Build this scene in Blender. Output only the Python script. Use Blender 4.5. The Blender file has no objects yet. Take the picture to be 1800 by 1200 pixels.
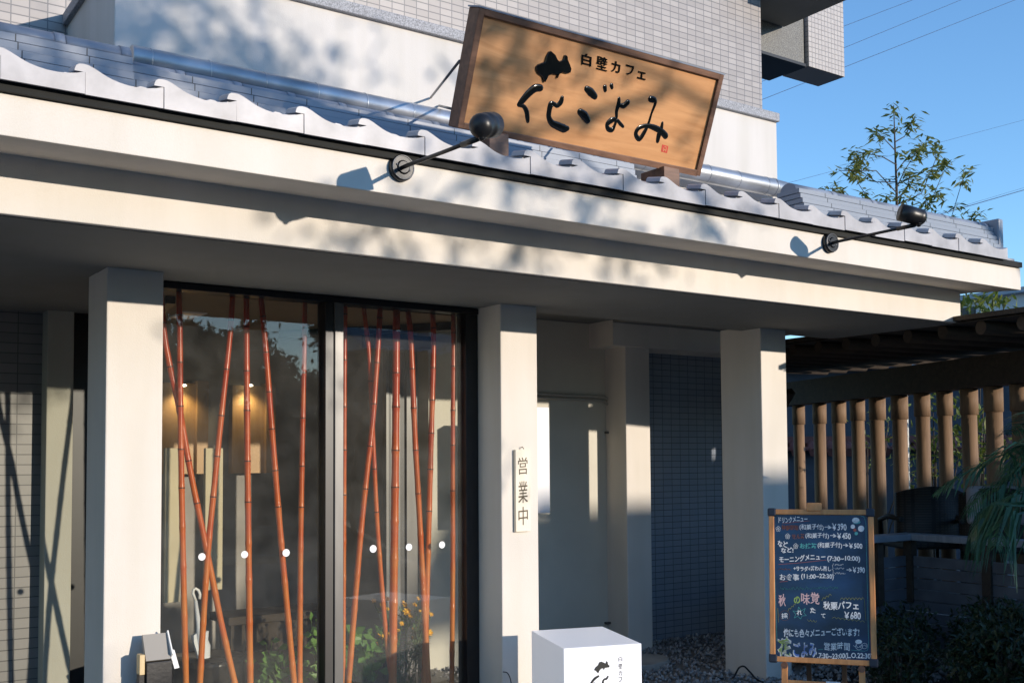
import bpy, bmesh, math, random
from mathutils import Vector, Matrix, Euler
random.seed(7)
SC = bpy.context.scene
COL = SC.collection
PI = math.pi

# ------------------------------------------------------------------ camera
YAW, PIT, ROL, F, CX, CY = math.radians(34.58), math.radians(2.74), math.radians(-.39), 1893., 900., 720.
EYE = Vector((0, 0, 1.5))
FW = Vector((math.sin(YAW)*math.cos(PIT), math.cos(YAW)*math.cos(PIT), math.sin(PIT)))
_r = Vector((math.cos(YAW), -math.sin(YAW), 0)); _u = _r.cross(FW)
RT = _r*math.cos(ROL) + _u*math.sin(ROL)
UP = -_r*math.sin(ROL) + _u*math.cos(ROL)
cam = bpy.data.cameras.new('camera'); camo = bpy.data.objects.new('camera', cam); COL.objects.link(camo)
camo.matrix_world = Matrix(((RT.x, UP.x, -FW.x, EYE.x), (RT.y, UP.y, -FW.y, EYE.y), (RT.z, UP.z, -FW.z, EYE.z), (0, 0, 0, 1)))
cam.sensor_width = 36; cam.lens = F/1800*36; cam.shift_y = (CY-600)/1800; cam.clip_start = .05; cam.clip_end = 2000
SC.camera = camo

# ------------------------------------------------------------------ world, sun, exposure
SUN = Vector((.38, -1, .183))
EL = math.atan2(SUN.z, math.hypot(SUN.x, SUN.y)); RO = math.atan2(SUN.x, SUN.y)
w = bpy.data.worlds.new('World'); SC.world = w; w.use_nodes = True
nt = w.node_tree; nt.nodes.clear()
sky = nt.nodes.new('ShaderNodeTexSky'); sky.sky_type = 'NISHITA'; sky.sun_disc = False
sky.sun_elevation = EL; sky.sun_rotation = RO; sky.air_density = 1.0; sky.dust_density = .05; sky.ozone_density = 4.0
bg = nt.nodes.new('ShaderNodeBackground'); bg.inputs[1].default_value = .15
wo = nt.nodes.new('ShaderNodeOutputWorld')
nt.links.new(sky.outputs[0], bg.inputs[0]); nt.links.new(bg.outputs[0], wo.inputs[0])
sl = bpy.data.lights.new('sun', 'SUN'); sl.energy = 2.0; sl.angle = math.radians(.55); sl.color = (1, .885, .755)
so = bpy.data.objects.new('sun', sl); COL.objects.link(so); so.rotation_euler = SUN.to_track_quat('Z', 'Y').to_euler(); so.location = (5, -10, 10)
SC.view_settings.view_transform = 'Standard'; SC.view_settings.look = 'None'
SC.view_settings.exposure = 1.15; SC.view_settings.gamma = 1
SC.cycles.max_bounces = 8; SC.cycles.transparent_max_bounces = 16

# ------------------------------------------------------------------ back-projection of measured points onto real planes
def ray(x, y): return FW + RT*((x-CX)/F) - UP*((y-CY)/F)
def aY(x, y, Y): d = ray(x, y); return EYE + d*(Y/d.y)
def aX(x, y, X): d = ray(x, y); return EYE + d*(X/d.x)
def aZ(x, y, Z): d = ray(x, y); return EYE + d*((Z-EYE.z)/d.z)
def aP(x, y, P, N): d = ray(x, y); return EYE + d*((P-EYE).dot(N)/d.dot(N))

# ------------------------------------------------------------------ materials
def mat(name, col, rough=.6, metal=0., noise=None, bump=None, spec=.5, emit=None, trans=0, coat=0):
    """noise=(scale, amount, detail, stretch)  bump=(scale, strength, dist)"""
    m = bpy.data.materials.new(name); m.use_nodes = True; n = m.node_tree.nodes; L = m.node_tree.links
    b = n['Principled BSDF']; b.inputs['Base Color'].default_value = (*col, 1); b.inputs['Roughness'].default_value = rough
    b.inputs['Metallic'].default_value = metal; b.inputs['Specular IOR Level'].default_value = spec
    if coat: b.inputs['Coat Weight'].default_value = coat; b.inputs['Coat Roughness'].default_value = .08
    tc = n.new('ShaderNodeTexCoord')
    if noise:
        sc, am, det, st = noise
        mp = n.new('ShaderNodeMapping'); mp.inputs['Scale'].default_value = st; L.new(tc.outputs['Object'], mp.inputs[0])
        t = n.new('ShaderNodeTexNoise'); t.inputs['Scale'].default_value = sc; t.inputs['Detail'].default_value = det; L.new(mp.outputs[0], t.inputs['Vector'])
        r = n.new('ShaderNodeValToRGB'); r.color_ramp.elements[0].position = .3; r.color_ramp.elements[1].position = .7
        lo = [max(0, c*(1-am)) for c in col]; hi = [min(1, c*(1+am*.7)) for c in col]
        r.color_ramp.elements[0].color = (*lo, 1); r.color_ramp.elements[1].color = (*hi, 1)
        L.new(t.outputs['Fac'], r.inputs[0]); L.new(r.outputs[0], b.inputs['Base Color'])
    if bump:
        t2 = n.new('ShaderNodeTexNoise'); t2.inputs['Scale'].default_value = bump[0]; t2.inputs['Detail'].default_value = 4; L.new(tc.outputs['Object'], t2.inputs['Vector'])
        bp = n.new('ShaderNodeBump'); bp.inputs['Strength'].default_value = bump[1]; bp.inputs['Distance'].default_value = bump[2]
        L.new(t2.outputs['Fac'], bp.inputs['Height']); L.new(bp.outputs[0], b.inputs['Normal'])
    if emit:
        b.inputs['Emission Color'].default_value = (*emit[0], 1); b.inputs['Emission Strength'].default_value = emit[1]
    return m

def stucco(name, col, streak=.0):
    m = mat(name, col, .85, 0, (1.3, .06, 5, (1, 1, 1)), (160, .25, .004), .25)
    n = m.node_tree.nodes; L = m.node_tree.links; b = n['Principled BSDF']
    # fine mottling and vertical weather streaks
    tc = n.new('ShaderNodeTexCoord'); mp = n.new('ShaderNodeMapping'); mp.inputs['Scale'].default_value = (4.5, 4.5, .5); L.new(tc.outputs['Object'], mp.inputs[0])
    t = n.new('ShaderNodeTexNoise'); t.inputs['Scale'].default_value = 1.5; t.inputs['Detail'].default_value = 6; L.new(mp.outputs[0], t.inputs['Vector'])
    r = n.new('ShaderNodeValToRGB'); r.color_ramp.elements[0].position = .35; r.color_ramp.elements[1].position = .6
    d = 1-streak; r.color_ramp.elements[0].color = (d, d, d*.98, 1); r.color_ramp.elements[1].color = (1, 1, 1, 1)
    L.new(t.outputs['Fac'], r.inputs[0])
    mx = n.new('ShaderNodeMix'); mx.data_type = 'RGBA'; mx.blend_type = 'MULTIPLY'; mx.inputs[0].default_value = 1
    src = b.inputs['Base Color'].links[0].from_socket
    L.new(src, mx.inputs[6]); L.new(r.outputs[0], mx.inputs[7]); L.new(mx.outputs[2], b.inputs['Base Color'])
    return m

def tilemat(name, c1, c2, grout, tw, th, mortar=.0035, rough=.35, axes='XZ'):
    m = bpy.data.materials.new(name); m.use_nodes = True; n = m.node_tree.nodes; L = m.node_tree.links; b = n['Principled BSDF']
    b.inputs['Roughness'].default_value = rough
    tc = n.new('ShaderNodeTexCoord'); sp = n.new('ShaderNodeSeparateXYZ'); cb = n.new('ShaderNodeCombineXYZ'); ad = n.new('ShaderNodeMath'); ad.operation = 'ADD'
    L.new(tc.outputs['Object'], sp.inputs[0]); L.new(sp.outputs['X'], ad.inputs[0]); L.new(sp.outputs['Y'], ad.inputs[1])
    L.new(ad.outputs[0], cb.inputs['X']); L.new(sp.outputs['Z'], cb.inputs['Y'])
    t = n.new('ShaderNodeTexBrick'); t.offset = 0; t.inputs['Scale'].default_value = 1; t.inputs['Brick Width'].default_value = tw; t.inputs['Row Height'].default_value = th
    t.inputs['Mortar Size'].default_value = mortar; t.inputs['Mortar Smooth'].default_value = .2; t.inputs['Bias'].default_value = 0
    t.inputs['Color1'].default_value = (*c1, 1); t.inputs['Color2'].default_value = (*c2, 1); t.inputs['Mortar'].default_value = (*grout, 1)
    L.new(cb.outputs[0], t.inputs['Vector']); L.new(t.outputs['Color'], b.inputs['Base Color'])
    bp = n.new('ShaderNodeBump'); bp.invert = True; bp.inputs['Strength'].default_value = .6; bp.inputs['Distance'].default_value = .004
    L.new(t.outputs['Fac'], bp.inputs['Height']); L.new(bp.outputs[0], b.inputs['Normal'])
    return m

def wood(name, c1, c2, stretch=(1, 12, 12), scale=3., rough=.5, bump=.15):
    m = bpy.data.materials.new(name); m.use_nodes = True; n = m.node_tree.nodes; L = m.node_tree.links; b = n['Principled BSDF']
    b.inputs['Roughness'].default_value = rough
    tc = n.new('ShaderNodeTexCoord'); mp = n.new('ShaderNodeMapping'); mp.inputs['Scale'].default_value = stretch; L.new(tc.outputs['Object'], mp.inputs[0])
    t = n.new('ShaderNodeTexNoise'); t.inputs['Scale'].default_value = scale; t.inputs['Detail'].default_value = 8; t.inputs['Roughness'].default_value = .62; t.inputs['Distortion'].default_value = .6
    L.new(mp.outputs[0], t.inputs['Vector'])
    r = n.new('ShaderNodeValToRGB'); r.color_ramp.elements[0].position = .32; r.color_ramp.elements[1].position = .68
    r.color_ramp.elements[0].color = (*c2, 1); r.color_ramp.elements[1].color = (*c1, 1)
    L.new(t.outputs['Fac'], r.inputs[0]); L.new(r.outputs[0], b.inputs['Base Color'])
    bp = n.new('ShaderNodeBump'); bp.inputs['Strength'].default_value = bump; bp.inputs['Distance'].default_value = .003
    L.new(t.outputs['Fac'], bp.inputs['Height']); L.new(bp.outputs[0], b.inputs['Normal'])
    return m

def leafmat(name, dark, light, transl=.25, rough=.45):
    m = bpy.data.materials.new(name); m.use_nodes = True; n = m.node_tree.nodes; L = m.node_tree.links; b = n['Principled BSDF']
    b.inputs['Roughness'].default_value = rough
    tc = n.new('ShaderNodeTexCoord'); t = n.new('ShaderNodeTexNoise'); t.inputs['Scale'].default_value = 9; t.inputs['Detail'].default_value = 3
    L.new(tc.outputs['Object'], t.inputs['Vector'])
    r = n.new('ShaderNodeValToRGB'); r.color_ramp.elements[0].position = .35; r.color_ramp.elements[1].position = .65
    r.color_ramp.elements[0].color = (*dark, 1); r.color_ramp.elements[1].color = (*light, 1)
    L.new(t.outputs['Fac'], r.inputs[0]); L.new(r.outputs[0], b.inputs['Base Color'])
    tr = n.new('ShaderNodeBsdfTranslucent'); L.new(r.outputs[0], tr.inputs[0])
    mx = n.new('ShaderNodeMixShader'); mx.inputs[0].default_value = transl
    L.new(b.outputs[0], mx.inputs[1]); L.new(tr.outputs[0], mx.inputs[2]); L.new(mx.outputs[0], n['Material Output'].inputs[0])
    return m

def glassmat(name, tint, boost=1.0):
    m = bpy.data.materials.new(name); m.use_nodes = True; n = m.node_tree.nodes; L = m.node_tree.links
    n.remove(n['Principled BSDF'])
    t = n.new('ShaderNodeBsdfTransparent'); t.inputs[0].default_value = (*tint, 1)
    g = n.new('ShaderNodeBsdfGlossy'); g.inputs['Roughness'].default_value = .012
    f = n.new('ShaderNodeFresnel'); f.inputs[0].default_value = 1.5
    mu = n.new('ShaderNodeMath'); mu.operation = 'MULTIPLY'; mu.inputs[1].default_value = boost; L.new(f.outputs[0], mu.inputs[0])
    tc = n.new('ShaderNodeTexCoord'); tx = n.new('ShaderNodeTexNoise'); tx.inputs['Scale'].default_value = 2.5; L.new(tc.outputs['Object'], tx.inputs['Vector'])
    bp = n.new('ShaderNodeBump'); bp.inputs['Strength'].default_value = .02; bp.inputs['Distance'].default_value = .02
    L.new(tx.outputs['Fac'], bp.inputs['Height']); L.new(bp.outputs[0], g.inputs['Normal'])
    mx = n.new('ShaderNodeMixShader'); L.new(mu.outputs[0], mx.inputs[0]); L.new(t.outputs[0], mx.inputs[1]); L.new(g.outputs[0], mx.inputs[2])
    df = n.new('ShaderNodeBsdfDiffuse'); df.inputs[0].default_value = (.8, .8, .78, 1)
    du = n.new('ShaderNodeTexNoise'); du.inputs['Scale'].default_value = 6; du.inputs['Detail'].default_value = 8; L.new(tc.outputs['Object'], du.inputs['Vector'])
    dr = n.new('ShaderNodeMapRange'); dr.inputs[1].default_value = .35; dr.inputs[2].default_value = .75; dr.inputs[3].default_value = .010; dr.inputs[4].default_value = .030; L.new(du.outputs['Fac'], dr.inputs[0])
    m2 = n.new('ShaderNodeMixShader'); L.new(dr.outputs[0], m2.inputs[0]); L.new(mx.outputs[0], m2.inputs[1]); L.new(df.outputs[0], m2.inputs[2])
    L.new(m2.outputs[0], n['Material Output'].inputs[0])
    return m

M = {}
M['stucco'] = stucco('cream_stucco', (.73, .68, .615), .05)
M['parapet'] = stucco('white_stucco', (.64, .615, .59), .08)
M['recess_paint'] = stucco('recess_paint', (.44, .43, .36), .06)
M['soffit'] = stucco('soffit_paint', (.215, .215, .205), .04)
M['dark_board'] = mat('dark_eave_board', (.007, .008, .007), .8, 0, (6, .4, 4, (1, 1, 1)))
M['granite'] = mat('grey_granite', (.30, .31, .34), .6, 0, (140, .55, 3, (1, 1, 1)))
M['granite_dark'] = mat('speckled_granite', (.17, .165, .15), .5, 0, (90, .6, 3, (1, 1, 1)))
M['tile_beige'] = tilemat('beige_wall_tile', (.315, .285, .27), (.39, .355, .335), (.16, .155, .16), .1, .0515)
M['tile_small'] = tilemat('small_square_tile', (.44, .40, .375), (.48, .44, .41), (.22, .205, .20), .05, .0515)
M['tile_blue'] = tilemat('blue_grey_wall_tile', (.21, .245, .30), (.235, .27, .325), (.07, .08, .10), .1, .0515, .003, .3)
M['tile_left'] = tilemat('grey_wall_tile', (.20, .195, .185), (.235, .225, .215), (.09, .09, .09), .2, .06, .003, .4)
M['roof'] = mat('smoked_roof_tile', (.43, .42, .435), .42, 0, (7, .26, 7, (1, 1, 1)), (60, .08, .003))
M['ridge'] = tilemat('ridge_tile', (.25, .28, .33), (.29, .32, .37), (.04, .045, .05), .31, 10., .003, .4)
M['cap'] = mat('ridge_cap_tile', (.27, .30, .36), .4, 0, (4, .22, 5, (1, 1, 1)), (40, .1, .003))
M['metal'] = mat('galvanised_pipe', (.50, .52, .55), .38, .75, (3, .35, 6, (1, 2, 2)), (25, .1, .004))
M['black_metal'] = mat('black_painted_metal', (.012, .012, .013), .38, 0, (20, .3, 3, (1, 1, 1)), None, .5)
M['grey_metal'] = mat('grey_bezel', (.16, .16, .165), .35, .5)
M['frame'] = mat('black_window_frame', (.010, .010, .011), .4, 0, (8, .3, 3, (1, 1, 1)))
M['alu'] = mat('aluminium', (.115, .112, .108), .4, .3, (4, .25, 4, (3, 3, .5)))
M['glass'] = glassmat('window_glass', (.94, .945, .91), 1.2)
M['bamboo'] = None
M['signwood'] = wood('sign_board_wood', (.66, .34, .145), (.48, .22, .082), (.9, 7, 7), 2.2, .45, .1)
M['signframe'] = wood('sign_frame_wood', (.21, .10, .055), (.10, .045, .025), (2, 9, 9), 3, .5, .2)
M['lacquer'] = mat('black_lacquer', (.004, .005, .005), .16, 0, None, None, .45, coat=.15)
M['stamp'] = mat('red_seal', (.55, .05, .03), .6)
M['plaque'] = wood('plaque_wood', (.86, .79, .66), (.80, .71, .56), (9, 9, 1.2), 3, .6, .05)
M['brushink'] = mat('carved_brown_letters', (.10, .075, .045), .7)
M['acrylic'] = mat('white_acrylic', (.86, .86, .90), .3, 0, None, None, .5, emit=((.9, .92, 1.0), .12))
M['ink'] = mat('black_sign_ink', (.01, .012, .012), .4)
M['board'] = mat('sky_tinted_blackboard', (.010, .034, .095), .2, 0, (5, .5, 5, (1, 1, 2)), None, .5)  # blue of the reflected sky is put into the base colour
M['boardwood'] = wood('easel_wood', (.78, .36, .13), (.55, .22, .07), (10, 10, 1.5), 3, .45, .1)
M['corner'] = mat('dark_corner_cap', (.02, .025, .04), .5)
def chalkm(n, c): return mat(n, c, .9, 0, (400, .35, 2, (1, 1, 1)))
M['chalk'] = chalkm('white_chalk', (.92, .93, .94)); M['ch_red'] = chalkm('red_chalk', (.42, .10, .08)); M['ch_dim'] = chalkm('dull_red_chalk', (.20, .07, .05))
M['ch_teal'] = chalkm('teal_chalk', (.10, .42, .42)); M['ch_green'] = chalkm('green_chalk', (.35, .50, .12)); M['ch_blue'] = chalkm('blue_chalk', (.10, .22, .60))
M['ch_yel'] = chalkm('olive_chalk', (.30, .30, .08)); M['ch_pink'] = chalkm('pink_chalk', (.75, .50, .50)); M['ch_dimteal'] = chalkm('dull_teal_chalk', (.03, .17, .18))
M['log'] = wood('log_wood', (.275, .172, .098), (.165, .10, .058), (7, 7, .8), 3.2, .75, .3)
M['beamwood'] = wood('dark_beam_wood', (.060, .042, .028), (.035, .024, .017), (2, 8, 8), 3, .8, .2)
M['reed'] = mat('reed_mat', (.045, .035, .025), .9, 0, (30, .5, 4, (.2, 6, 1)))
M['deck'] = mat('deck_paint', (.10, .11, .13), .7, 0, (5, .3, 5, (1, 1, 1)))
M['decktop'] = mat('deck_rail_top', (.22, .25, .29), .6, 0, (5, .25, 5, (1, 6, 1)))
M['wicker'] = tilemat('dark_wicker', (.02, .016, .012), (.03, .024, .018), (.006, .005, .004), .02, .02, .004, .6)
M['cushion'] = mat('grey_cushion', (.26, .25, .26), .9)
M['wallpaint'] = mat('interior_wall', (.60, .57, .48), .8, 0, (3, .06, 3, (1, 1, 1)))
M['sun_strip'] = mat('sun_strip', (.66, .57, .40), .8, 0, (3, .08, 3, (1, 1, 1)))
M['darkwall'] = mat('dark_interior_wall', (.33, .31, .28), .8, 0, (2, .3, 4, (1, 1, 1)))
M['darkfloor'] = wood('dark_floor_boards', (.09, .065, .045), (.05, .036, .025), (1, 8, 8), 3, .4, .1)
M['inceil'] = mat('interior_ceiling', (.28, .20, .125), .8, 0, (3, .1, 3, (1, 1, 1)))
M['panelwood'] = wood('panel_wood', (.42, .25, .09), (.34, .19, .065), (10, 10, 1), 2.5, .5, .05)
M['whiteplastic'] = mat('white_plastic', (.80, .80, .82), .35)
M['sticker'] = mat('white_sticker', (.85, .86, .88), .6)
M['exitgreen'] = mat('exit_green', (.02, .30, .20), .5, emit=((.02, .45, .30), .10))
M['bulb'] = mat('lamp_glow', (1, .9, .7), .5, emit=((1, .86, .6), 6.0))
M['umbrella'] = mat('white_umbrella_fabric', (.70, .72, .78), .45, spec=.4)
M['basin'] = mat('dark_ceramic', (.02, .018, .016), .3, 0, (12, .5, 4, (1, 1, 1)), (20, .3, .01))
M['paper'] = mat('white_card', (.82, .82, .80), .7)
M['greycard'] = mat('grey_card', (.33, .31, .28), .6)
M['palewood'] = wood('pale_wood', (.75, .58, .33), (.65, .48, .25), (8, 8, 1), 3, .6, .05)
M['blackbox'] = mat('black_box', (.009, .009, .010), .45, 0, (25, .5, 3, (1, 1, 1)), (60, .2, .004))
M['cable'] = mat('black_cable', (.012, .012, .014), .5)
M['wire'] = mat('overhead_wire', (.03, .05, .11), .6)
M['conduit'] = mat('grey_conduit', (.42, .40, .35), .5)
M['gravel'] = mat('gravel_stone', (.34, .335, .33), .8, 0, (18, .75, 2, (1, 1, 1)))
M['ground'] = mat('pavement', (.20, .19, .175), .85, 0, (2.2, .2, 6, (1, 1, 1)), (50, .3, .01))
M['soil'] = mat('dark_soil', (.03, .026, .022), .95, 0, (9, .5, 5, (1, 1, 1)), (30, .6, .03))
M['slab'] = mat('stepping_stone', (.34, .32, .29), .8, 0, (4, .25, 6, (1, 1, 1)), (30, .4, .01))
M['asphalt'] = mat('asphalt', (.05, .05, .052), .9, 0, (40, .3, 3, (1, 1, 1)), (90, .4, .01))
M['leaf_tree'] = leafmat('sapling_leaf', (.09, .13, .025), (.28, .28, .07), .42, .35)
M['leaf_street'] = leafmat('street_tree_leaf', (.022, .040, .012), (.05, .075, .022), .2)
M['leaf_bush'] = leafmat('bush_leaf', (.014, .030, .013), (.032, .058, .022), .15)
M['leaf_palm'] = leafmat('palm_leaf', (.03, .09, .045), (.06, .15, .065), .2, .35)
M['leaf_pot'] = leafmat('potted_leaf', (.09, .22, .045), (.22, .42, .10), .3, .4)
M['leaf_mum'] = leafmat('chrysanthemum_leaf', (.08, .17, .06), (.17, .28, .10), .25)
M['leaf_lit'] = leafmat('garden_leaf', (.10, .15, .02), (.24, .27, .05), .35)
M['yellow'] = mat('yellow_petals', (.90, .50, .015), .7)
M['bark'] = mat('bark', (.07, .055, .04), .9, 0, (12, .4, 4, (1, 1, .3)), (30, .5, .01))
M['stem'] = mat('green_stem', (.09, .15, .04), .6)
M['redtile'] = mat('terracotta_tile', (.17, .06, .05), .7, 0, (8, .3, 3, (1, 1, 1)))
M['bluewall'] = mat('grey_garden_wall', (.055, .065, .085), .8, 0, (2, .2, 4, (1, 1, 1)))
M['housewall'] = mat('pale_house_wall', (.55, .55, .57), .8, 0, (2, .1, 4, (1, 1, 1)))
M['palepole'] = mat('pale_pole', (.66, .64, .56), .5)

def bamboomat():
    m = bpy.data.materials.new('lacquered_bamboo'); m.use_nodes = True; n = m.node_tree.nodes; L = m.node_tree.links; b = n['Principled BSDF']
    b.inputs['Roughness'].default_value = .32; b.inputs['Coat Weight'].default_value = .12; b.inputs['Coat Roughness'].default_value = .15
    tc = n.new('ShaderNodeTexCoord'); sp = n.new('ShaderNodeSeparateXYZ'); L.new(tc.outputs['Object'], sp.inputs[0])
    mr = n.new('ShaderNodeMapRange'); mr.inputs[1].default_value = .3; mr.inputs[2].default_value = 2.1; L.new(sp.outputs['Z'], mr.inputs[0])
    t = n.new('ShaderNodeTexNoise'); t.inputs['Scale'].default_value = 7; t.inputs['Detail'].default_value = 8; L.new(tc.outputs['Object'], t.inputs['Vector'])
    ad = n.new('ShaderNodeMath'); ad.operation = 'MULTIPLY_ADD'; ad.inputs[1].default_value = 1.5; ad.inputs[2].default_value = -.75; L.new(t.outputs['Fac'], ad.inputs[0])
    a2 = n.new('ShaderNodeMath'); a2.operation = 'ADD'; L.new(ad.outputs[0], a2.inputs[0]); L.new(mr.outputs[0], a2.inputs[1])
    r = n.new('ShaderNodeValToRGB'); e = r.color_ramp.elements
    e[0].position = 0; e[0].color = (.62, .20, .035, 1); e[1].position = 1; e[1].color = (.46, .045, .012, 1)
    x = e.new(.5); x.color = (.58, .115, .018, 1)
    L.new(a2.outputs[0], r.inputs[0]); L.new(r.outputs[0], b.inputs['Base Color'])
    return m
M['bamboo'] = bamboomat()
M['node'] = mat('bamboo_node', (.09, .018, .01), .35)

# ------------------------------------------------------------------ mesh helpers
ORG = {}
class MB:
    def __init__(s): s.v = []; s.f = []; s.sm = []
    def add(s, vs, fs, smooth=False):
        o = len(s.v); s.v += [Vector(v) for v in vs]; s.f += [[i+o for i in f] for f in fs]; s.sm += [smooth]*len(fs); return s
    def box(s, x0, x1, y0, y1, z0, z1):
        return s.add([(x0,y0,z0),(x1,y0,z0),(x1,y1,z0),(x0,y1,z0),(x0,y0,z1),(x1,y0,z1),(x1,y1,z1),(x0,y1,z1)],
                     [(0,3,2,1),(4,5,6,7),(0,1,5,4),(1,2,6,5),(2,3,7,6),(3,0,4,7)])
    def obox(s, c, ax, ay, az):
        c = Vector(c); ax, ay, az = Vector(ax), Vector(ay), Vector(az); P = []
        for k in (-1, 1):
            for i, j in ((-1,-1),(1,-1),(1,1),(-1,1)): P.append(c+ax*i+ay*j+az*k)
        fs = [(0,3,2,1),(4,5,6,7),(0,1,5,4),(1,2,6,5),(2,3,7,6),(3,0,4,7)]
        if ax.cross(ay).dot(az) < 0: fs = [f[::-1] for f in fs]
        return s.add(P, fs)
    def bar(s, p0, p1, wx, wy, side=None):
        p0, p1 = Vector(p0), Vector(p1); d = (p1-p0)
        a = Vector(side) if side else (Vector((0,0,1)) if abs(d.normalized().z) < .9 else Vector((1,0,0)))
        u = d.cross(a).normalized(); v = u.cross(d).normalized()
        return s.obox((p0+p1)/2, u*wx/2, v*wy/2, d/2)
    def tube(s, pts, rad, n=10, cap=True, smooth=True):
        pts = [Vector(p) for p in pts]; k = len(pts)
        if not isinstance(rad, (list, tuple)): rad = [rad]*k
        t0 = (pts[1]-pts[0]).normalized(); a = Vector((0,0,1)) if abs(t0.z) < .9 else Vector((1,0,0))
        u = t0.cross(a).normalized(); V = []; Fs = []
        for i, p in enumerate(pts):
            t = (pts[min(i+1,k-1)]-pts[max(i-1,0)])
            if t.length < 1e-9: t = t0
            t.normalize(); u = (u - t*u.dot(t)).normalized(); v = t.cross(u)
            for j in range(n):
                a = 2*PI*j/n; V.append(p+(u*math.cos(a)+v*math.sin(a))*rad[i])
        for i in range(k-1):
            for j in range(n):
                j2 = (j+1) % n; Fs.append((i*n+j, i*n+j2, (i+1)*n+j2, (i+1)*n+j))
        s.add(V, Fs, smooth)
        if cap:
            s.add(V[:n], [tuple(range(n))[::-1]]); s.add(V[-n:], [tuple(range(n))])
        return s
    def prism_x(s, prof, x0, x1, smooth=False):
        """closed profile of (y,z), counter-clockwise seen from +X"""
        n = len(prof); V = [(x0, y, z) for y, z in prof] + [(x1, y, z) for y, z in prof]
        s.add(V, [(i, (i+1) % n, n+(i+1) % n, n+i) for i in range(n)], smooth)
        s.add(V[:n], [tuple(range(n))[::-1]]); s.add(V[n:], [tuple(range(n))]); return s
    def sphere(s, c, rx, ry=None, rz=None, n=10, m=7):
        c = Vector(c); ry = ry or rx; rz = rz or rx; V = []; Fs = []
        for i in range(m+1):
            th = PI*i/m
            for j in range(n):
                ph = 2*PI*j/n; V.append(c+Vector((rx*math.sin(th)*math.cos(ph), ry*math.sin(th)*math.sin(ph), rz*math.cos(th))))
        for i in range(m):
            for j in range(n): Fs.append((i*n+j, (i+1)*n+j, (i+1)*n+(j+1) % n, i*n+(j+1) % n))
        return s.add(V, Fs, True)
    def leaf(s, p, d, nrm, ln, wd, fold=.15):
        p = Vector(p); d = Vector(d).normalized(); nrm = Vector(nrm); sd = d.cross(nrm)
        if sd.length < 1e-4: sd = d.cross(Vector((.3,.5,.8)))
        sd.normalize(); n2 = sd.cross(d)
        a = p; b = p+d*ln*.45+sd*wd/2+n2*fold*wd; c = p+d*ln-n2*fold*wd*.6; e = p+d*ln*.45-sd*wd/2+n2*fold*wd; g = p+d*ln*.5
        return s.add([a, b, c, e, g], [(0,1,4), (1,2,4), (0,4,3), (4,2,3)])
    def build(s, name, m, parent=None, bevel=0, seg=2, solid=0):
        o0 = ORG.get(parent.name, Vector()) if parent else Vector()
        me = bpy.data.meshes.new(name); me.from_pydata([tuple(v-o0) for v in s.v], [], s.f); me.update()
        me.polygons.foreach_set('use_smooth', s.sm); me.materials.append(m)
        b = bmesh.new(); b.from_mesh(me); bmesh.ops.remove_doubles(b, verts=b.verts, dist=1e-6); b.to_mesh(me); b.free()
        o = bpy.data.objects.new(name, me); COL.objects.link(o)
        if parent: o.parent = parent
        ORG[o.name] = o0.copy()
        if bevel:
            bv = o.modifiers.new('bevel', 'BEVEL'); bv.width = bevel; bv.segments = seg; bv.limit_method = 'ANGLE'; bv.angle_limit = math.radians(40)
        return o
def tag(o, label, cat, group=None, kind=None):
    if label: o['label'] = label
    if cat: o['category'] = cat
    if group: o['group'] = group
    if kind: o['kind'] = kind
    return o
def thing(name, loc, label, cat, group=None):
    o = bpy.data.objects.new(name, None); COL.objects.link(o); o.location = loc; o.empty_display_size = .1
    ORG[o.name] = Vector(loc); return tag(o, label, cat, group)

def glyphs(txt, off=0):
    """outline of a line of text as 2-D mesh (verts, faces), unit box size"""
    cu = bpy.data.curves.new('t', 'FONT'); cu.body = txt; cu.size = 1; cu.resolution_u = 3; cu.offset = off
    ob = bpy.data.objects.new('t', cu); COL.objects.link(ob)
    dg = bpy.context.evaluated_depsgraph_get(); me = bpy.data.meshes.new_from_object(ob.evaluated_get(dg))
    V = [(v.co.x, v.co.y) for v in me.vertices]; Fs = [tuple(p.vertices) for p in me.polygons]
    bpy.data.objects.remove(ob); bpy.data.curves.remove(cu); bpy.data.meshes.remove(me)
    if not V: return [], []
    x0 = min(v[0] for v in V); x1 = max(v[0] for v in V); y0 = min(v[1] for v in V); y1 = max(v[1] for v in V)
    return [((x-x0)/max(x1-x0, 1e-6), (y-y0)/max(y1-y0, 1e-6)) for x, y in V], Fs
def put_text(mb, txt, P00, P10, P01, thick, nrm, wob=0, off=0):
    """text fitted in the parallelogram P00 (bottom left) P10 (bottom right) P01 (top left), raised by thick along nrm"""
    V, Fs = glyphs(txt, off); n = len(V); ax = P10-P00; ay = P01-P00
    def q(x, y):
        return P00+ax*(x+wob*.004*math.sin(19*y+3*x*n))+ay*(y+wob*.06*math.sin(9*x+2))
    A = [q(*v)+nrm*thick for v in V]; B = [q(*v) for v in V]
    mb.add(A, Fs)
    from collections import Counter
    E = Counter()
    for f in Fs:
        for i in range(len(f)): E[(f[i], f[(i+1) % len(f)])] += 1
    side = [(b, a, n+a, n+b) for (a, b) in E if (b, a) not in E]
    mb.add(A+B, side)
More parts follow.
